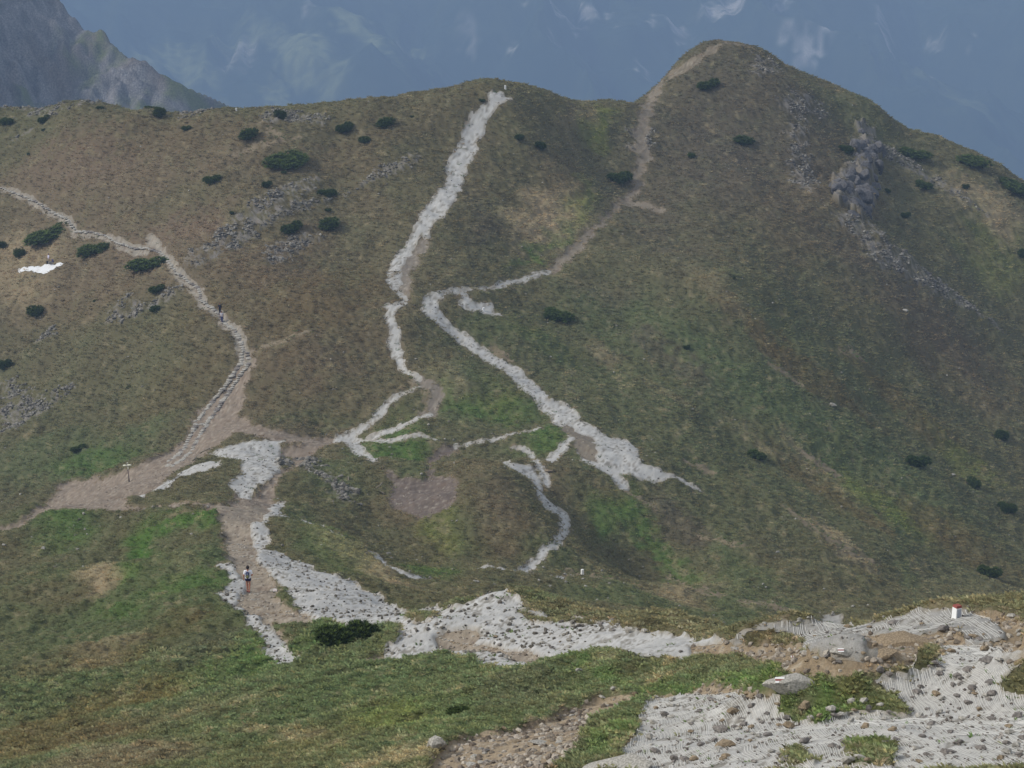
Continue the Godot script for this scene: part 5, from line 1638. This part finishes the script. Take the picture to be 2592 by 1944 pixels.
func person(at: Vector3, turn: float, size: float, look: Dictionary, fine: float, label: String, group: String) -> Node3D:
	var o := top(Node3D.new(), "person")
	o.position = at
	o.rotation.y = turn
	o.scale = Vector3.ONE * size
	var J := {
		"hl": Vector3(-0.09, 0.92, 0), "kl": Vector3(-0.075, 0.5, -0.07), "al": Vector3(-0.05, 0.09, 0.0), "tl": Vector3(-0.055, 0.035, -0.16),
		"hr": Vector3(0.09, 0.92, 0), "kr": Vector3(0.085, 0.5, -0.01), "ar": Vector3(0.06, 0.12, 0.14), "tr": Vector3(0.07, 0.04, 0.0),
		"sl": Vector3(-0.185, 1.43, 0), "el": Vector3(-0.26, 1.17, 0.03), "wl": Vector3(-0.275, 0.93, -0.03),
		"sr": Vector3(0.185, 1.43, 0), "er": Vector3(0.275, 1.18, 0.07), "wr": Vector3(0.2, 1.06, -0.15)}
	J.merge(look.get("joints", {}), true)
	var body := [
		[J.hl, J.kl, 0.085, 0.056], [J.kl, J.al, 0.058, 0.036], [J.al, J.tl, 0.04, 0.026], [J.hr, J.kr, 0.085, 0.056], [J.kr, J.ar, 0.058, 0.036], [J.ar, J.tr, 0.04, 0.026],
		[Vector3(-0.06, 0.96, 0), Vector3(-0.07, 1.2, 0), 0.105, 0.1], [Vector3(0.06, 0.96, 0), Vector3(0.07, 1.2, 0), 0.105, 0.1], [Vector3(-0.08, 1.2, 0), Vector3(-0.09, 1.38, 0), 0.1, 0.1], [Vector3(0.08, 1.2, 0), Vector3(0.09, 1.38, 0), 0.1, 0.1],
		[Vector3(0, 1.42, 0.01), Vector3(0, 1.56, 0), 0.062, 0.052], [Vector3(0, 1.60, -0.03), Vector3(0, 1.69, 0), 0.075, 0.092], [Vector3(0, 1.57, -0.06), Vector3(0, 1.6, -0.06), 0.045, 0.05], [Vector3(0, 1.63, -0.1), Vector3(0, 1.655, -0.095), 0.014, 0.01],
		[Vector3(-0.09, 1.64, 0.0), Vector3(-0.092, 1.66, 0.005), 0.016, 0.016], [Vector3(0.09, 1.64, 0.0), Vector3(0.092, 1.66, 0.005), 0.016, 0.016],
		[J.sl, J.el, 0.052, 0.04], [J.el, J.wl, 0.041, 0.028], [J.sr, J.er, 0.052, 0.04], [J.er, J.wr, 0.041, 0.028]]
	var mb := skin(body, fine, 0.05)
	# hands on a finer grid, in the same mesh
	var st := SurfaceTool.new()
	st.append_from(mb, 0, Transform3D())
	for s in [["wl", "el", 1.0], ["wr", "er", -1.0]]:
		var dir: Vector3 = (J[s[0]] - J[s[1]]).normalized()
		var th := (Vector3(s[2] * 0.3, 0, -1.0) - dir * (Vector3(s[2] * 0.3, 0, -1.0)).dot(dir)).normalized()
		st.append_from(skin(hand_bones(J[s[0]], dir, th), 0.0045, 0.01), 0, Transform3D())
	var skin_m := mat("skin_%d" % counts["person"], look.skin, 0.6)
	var bodym := mi(st.commit(), skin_m, "body", o)
	# eyes, on the face
	var em := box_mesh(Vector3(-0.012, -0.005, 0), Vector3(0.012, 0.005, 0.01))
	for s in [-1.0, 1.0]:
		mi(em, mats["dark_wood"], "eye", bodym).position = Vector3(0.033 * s, 1.655, -0.098)
	mi(box_mesh(Vector3(-0.022, -0.005, 0), Vector3(0.022, 0.005, 0.01)), mats["red_paint"], "mouth", bodym).position = Vector3(0, 1.585, -0.113)
	mi(skin([[Vector3(0, 1.68, 0.02), Vector3(0, 1.71, 0.0), 0.099, 0.096], [Vector3(0, 1.62, 0.045), Vector3(0, 1.68, 0.04), 0.07, 0.085]], fine, 0.04), mat("hair_%d" % counts["person"], look.hair, 0.8), "hair", o)
	# clothes follow the bones a little further out
	var e := 0.016
	var sleeve: float = look.get("sleeve", 0.62)
	mi(skin([[Vector3(-0.065, 0.95, 0), Vector3(-0.07, 1.2, 0), 0.108 + e, 0.1 + e], [Vector3(0.065, 0.95, 0), Vector3(0.07, 1.2, 0), 0.108 + e, 0.1 + e], [Vector3(-0.08, 1.2, 0), Vector3(-0.09, 1.38, 0), 0.1 + e, 0.1 + e], [Vector3(0.08, 1.2, 0), Vector3(0.09, 1.38, 0), 0.1 + e, 0.1 + e], [J.sl, J.sl.lerp(J.el, sleeve), 0.056 + e, 0.047 + e], [J.sr, J.sr.lerp(J.er, sleeve), 0.056 + e, 0.047 + e]], fine, 0.05), mat("shirt_%d" % counts["person"], look.shirt, 0.85), "shirt", o)
	var leg: float = look.get("leg", 0.22)
	var pants := [[Vector3(-0.06, 0.93, 0), Vector3(0.06, 0.93, 0), 0.112 + e, 0.112 + e], [J.hl, J.hl.lerp(J.kl, minf(leg, 1.0)), 0.09 + e, lerpf(0.09, 0.062, minf(leg, 1.0)) + e], [J.hr, J.hr.lerp(J.kr, minf(leg, 1.0)), 0.09 + e, lerpf(0.09, 0.062, minf(leg, 1.0)) + e]]
	if leg > 1.0:
		pants.append([J.kl, J.kl.lerp(J.al, leg - 1.0), 0.062 + e, 0.045 + e]); pants.append([J.kr, J.kr.lerp(J.ar, leg - 1.0), 0.062 + e, 0.045 + e])
	mi(skin(pants, fine, 0.04), mat("pants_%d" % counts["person"], look.pants, 0.85), "shorts" if leg < 1.0 else "trousers", o)
	for s in [["al", "tl"], ["ar", "tr"]]:
		var a: Vector3 = J[s[0]]
		var t: Vector3 = J[s[1]]
		mi(skin([[a + Vector3(0, -0.045, 0.035), t + Vector3(0, -0.005, -0.02), 0.045, 0.036], [a, a + Vector3(0, -0.03, 0.02), 0.046, 0.05]], minf(fine, 0.015), 0.03), mat("shoe_%d" % counts["person"], look.shoe, 0.8) if s[0] == "al" else mats["shoe_%d" % counts["person"]], "shoe", o)
	tag(o, label, "person", group)
	return o

func pack(at: Vector3, turn: float, size: float, c: Color, label: String, parts := true) -> Node3D:
	var o := top(Node3D.new(), "backpack")
	o.position = at
	o.rotation.y = turn
	o.scale = Vector3.ONE * size
	mi(skin([[Vector3(-0.06, 0.08, 0.0), Vector3(-0.07, 0.34, 0.0), 0.075, 0.07], [Vector3(0.06, 0.08, 0.0), Vector3(0.07, 0.34, 0.0), 0.075, 0.07], [Vector3(0, 0.05, 0.0), Vector3(0, 0.4, 0.0), 0.085, 0.06]], 0.014, 0.05), mat("pack_%d" % counts["backpack"], c, 0.8), "bag", o)
	mi(skin([[Vector3(-0.05, 0.1, 0.07), Vector3(0.05, 0.1, 0.07), 0.045, 0.045], [Vector3(0, 0.1, 0.07), Vector3(0, 0.2, 0.06), 0.05, 0.04]], 0.012, 0.03), mat("pocket_%d" % counts["backpack"], c.darkened(0.25), 0.8), "pocket", o)
	if parts:
		mi(box_mesh(Vector3(-0.045, 0.27, 0.06), Vector3(0.045, 0.33, 0.085)), mats["grey_paint"], "patch", o)
		var st := SurfaceTool.new()
		st.begin(Mesh.PRIMITIVE_TRIANGLES)
		for s in [-1.0, 1.0]:
			tube(st, [Vector3(0.1 * s, 0.2, 0.07), Vector3(0.05 * s, 0.05, 0.12), Vector3(0.02 * s, 0.0, 0.1)], [0.012, 0.012, 0.012], 5)
			tube(st, [Vector3(0.02 * s, 0.22, 0.1), Vector3(0.02 * s, 0.06, 0.125)], [0.01, 0.01], 5)
		st.generate_normals()
		mi(st.commit(), mat("lime_cord", Color8(178, 178, 96), 0.8), "cord", o)
	for s in [-1.0, 1.0]:
		var st2 := SurfaceTool.new()
		st2.begin(Mesh.PRIMITIVE_TRIANGLES)
		tube(st2, [Vector3(0.075 * s, 0.36, -0.04), Vector3(0.1 * s, 0.44, -0.13), Vector3(0.115 * s, 0.36, -0.25), Vector3(0.12 * s, 0.2, -0.255), Vector3(0.1 * s, 0.08, -0.04)], [0.018, 0.02, 0.02, 0.018, 0.014], 6)
		st2.generate_normals()
		mi(st2.commit(), mats["pack_%d" % counts["backpack"]], "strap", o)
	tag(o, label, "backpack")
	return o

func build_people() -> void:
	var p := cast(629, 1499)
	person(p, 0.12, 1.07, {"skin": Color8(170, 118, 96), "hair": Color8(40, 32, 32), "shirt": Color8(226, 226, 232), "pants": Color8(34, 30, 66), "shoe": Color8(120, 62, 58)}, 0.02, "runner in a white T-shirt and dark blue shorts walking away along the tan trail", "")
	pack(p + Vector3(0.0, 1.04, 0.215) * 1.07, 0.12, 1.0, Color8(66, 72, 104), "small blue-grey backpack on the runner's back")
	# two walkers on the slab trail, one behind the other, facing the camera
	p = cast(562, 817)
	person(p, PI - 0.2, 1.0, {"skin": Color8(160, 120, 100), "hair": Color8(36, 32, 32), "shirt": Color8(176, 172, 180), "pants": Color8(62, 62, 100), "leg": 1.9, "shoe": Color8(40, 38, 42)}, 0.03, "walker in a pale top and blue trousers coming down the slab trail", "walkers on the slab trail")
	p = cast(557, 796)
	person(p, PI - 0.1, 1.0, {"skin": Color8(160, 120, 100), "hair": Color8(30, 28, 28), "shirt": Color8(34, 34, 40), "pants": Color8(36, 36, 50), "leg": 1.9, "sleeve": 1.6, "shoe": Color8(30, 30, 30)}, 0.03, "walker dressed in black behind the other one on the slab trail", "walkers on the slab trail")
	p = cast(124, 668)
	person(p, 2.2, 1.0, {"skin": Color8(165, 125, 105), "hair": Color8(70, 64, 90), "shirt": Color8(206, 204, 226), "pants": Color8(132, 122, 108), "leg": 1.9, "shoe": Color8(60, 56, 54)}, 0.03, "person in a white top and khaki trousers standing above the snow patch", "")
	pack(cast(120, 668) , 0.6, 1.2, Color8(46, 42, 44), "black backpack on the ground at the feet of the person by the snow", false)
	pack(cast(134, 664), 1.4, 1.2, Color8(100, 96, 156), "purple-blue backpack on the ground beside the person by the snow", false)
	p = cast(128, 674)
	put_stone(p + Vector3(0, 0.3, 0), 1.0, 0.6, 0, "grey rock sticking out of the snow patch", "", "boulder")


# ---------------------------------------------------------------- threads of the near net, grass
func build_threads() -> void:
	# cover, spacing, half width, nearest, farthest, lowest noise that still holds a thread
	for job in [[43, 0.046, 0.0055, 24.0, 60.0, -0.5], [42, 0.07, 0.008, 44.0, 72.0, -0.35]]:
		var holder: Node = null
		for c in get_children():
			if c.has_meta("label") and c.get_meta("label") == NET_LABELS[job[0] - 30]: holder = c
		if holder == null: continue
		var v := PackedVector3Array(); var n := PackedVector3Array(); var idx := PackedInt32Array()
		var w: float = job[2]
		var x := -26.0
		while x < 19.0:
			var d: float = job[3]
			if absf(x) > job[4] * 0.3:
				x += job[1]
				continue
			d = maxf(d, absf(x) / 0.3)
			var step: float = job[1] * 3.6
			var on := false
			while d < job[4]:
				var wx: float = x + 0.07 * nz.get_noise_2d(x * 0.3, d * 0.5) + 0.15 * job[1] * nz.get_noise_2d(x * 3.0, d * 1.0)
				if cover_at(wx, -d) != job[0]:
					on = false
					d += step * 2.0
					continue
				if nz.get_noise_2d(wx * 0.9 + 30.0, d * 0.6) < job[5]:
					on = false
					d += step
					continue
				var y := height(wx, -d) + 0.08 + 0.012 * nz.get_noise_2d(wx * 2.2, d * 1.2)
				v.append_array([Vector3(wx - w, y, -d), Vector3(wx, y + w, -d), Vector3(wx + w, y, -d)])
				n.append_array([Vector3(-0.6, 0.8, 0), Vector3.UP, Vector3(0.6, 0.8, 0)])
				if on:
					var k := v.size() - 6
					idx.append_array([k, k + 3, k + 1, k + 1, k + 3, k + 4, k + 1, k + 4, k + 2, k + 2, k + 4, k + 5])
				on = true
				d += step
			x += job[1] * rng.randf_range(0.55, 1.6)
		if idx.size():
			tag(mi(mesh_of(v, idx, n), mats["thread"], "threads", holder), "", "", "", "stuff")

func blade_mesh(seed_: int, blades: int, spread: float, tall: float) -> ArrayMesh:
	var g := RandomNumberGenerator.new()
	g.seed = seed_
	var v := PackedVector3Array(); var n := PackedVector3Array(); var c := PackedColorArray()
	for k in blades:
		var a := TAU * k / blades + g.randf()
		var out := Vector3(cos(a), 0, sin(a))
		var side := Vector3(-sin(a), 0, cos(a))
		var root := out * g.randf() * spread * 0.5
		var h := tall * g.randf_range(0.6, 1.1)
		var w := g.randf_range(0.05, 0.09)
		var mid := root + out * spread * 0.3 + Vector3(0, h * 0.65, 0)
		var tip := root + out * spread * g.randf_range(0.6, 1.0) + Vector3(0, h * g.randf_range(0.7, 1.0), 0)
		v.append_array([root - side * w, mid, root + side * w, root - side * w * 0.2, tip, mid])
	return mesh_of(v, PackedInt32Array())

func build_grass() -> void:
	var kinds := [blade_mesh(1, 9, 0.55, 0.55), blade_mesh(2, 7, 0.5, 0.8), blade_mesh(3, 12, 0.7, 0.4), blade_mesh(4, 11, 0.6, 0.9)]
	var g := RandomNumberGenerator.new()
	g.seed = 77
	var per := 140000
	for t in 4:
		var mm := MultiMesh.new()
		mm.transform_format = MultiMesh.TRANSFORM_3D
		mm.use_colors = true
		mm.mesh = kinds[t]
		var tr: Array[Transform3D] = []
		var tint := PackedColorArray()
		var last := NR - 40 if t < 3 else int(r_row(100.0))
		for q in per if t < 3 else 90000:
			var i := g.randi_range(28, NX - 30)
			var j := g.randi_range(40, last)
			var k := j * NX + i
			var c := cov[k]
			if c != 0:
				if c == 70 or c < 9 or g.randf() > (0.55 if c == 9 else 0.025): continue
			if scree[k] and g.randf() < 0.75: continue
			var r := row_r(j + g.randf_range(-1.2, 2.2))
			var th := -TH + dth * (i + g.randf_range(-1.0, 2.0))
			var x := r * sin(th)
			var z := -r * cos(th)
			var s := clampf(r * 0.0021, 0.10, 0.62) * g.randf_range(0.7, 1.5) * (1.0 if t < 3 else 1.35)
			tr.append(Transform3D(Basis(Vector3.UP, g.randf() * TAU).scaled(Vector3(s, s * g.randf_range(0.4, 0.8), s)), Vector3(x, height(x, z) - s * 0.05, z)))
			var base := gcol[k] if c == 0 else Color8(78, 92, 56)
			var f := g.randf_range(1.02, 1.36) * (1.0 if t < 3 else 1.18) * (0.7 if g.randf() < 0.06 else 1.0)
			var hue := g.randf_range(-0.04, 0.04)
			var col := Color(base.r * f * (1.0 + hue), base.g * f * (1.0 - hue * 0.3), base.b * f * (1.0 - hue))
			if g.randf() < 0.025: col = col.lerp(Color8(160, 148, 116), 0.6)
			tint.append(col)
		mm.instance_count = tr.size()
		for k in tr.size():
			mm.set_instance_transform(k, tr[k])
			mm.set_instance_color(k, tint[k])
		var o := MultiMeshInstance3D.new()
		o.multimesh = mm
		o.material_override = mats["grass_blade"]
		top(o, "grass")
		tag(o, ["low spreading mountain grass over the whole saddle and its slopes", "taller mountain grass over the whole saddle and its slopes", "matted mountain grass over the whole saddle and its slopes", "tufted longer grass on the near banks"][t], "grass", "", "stuff")
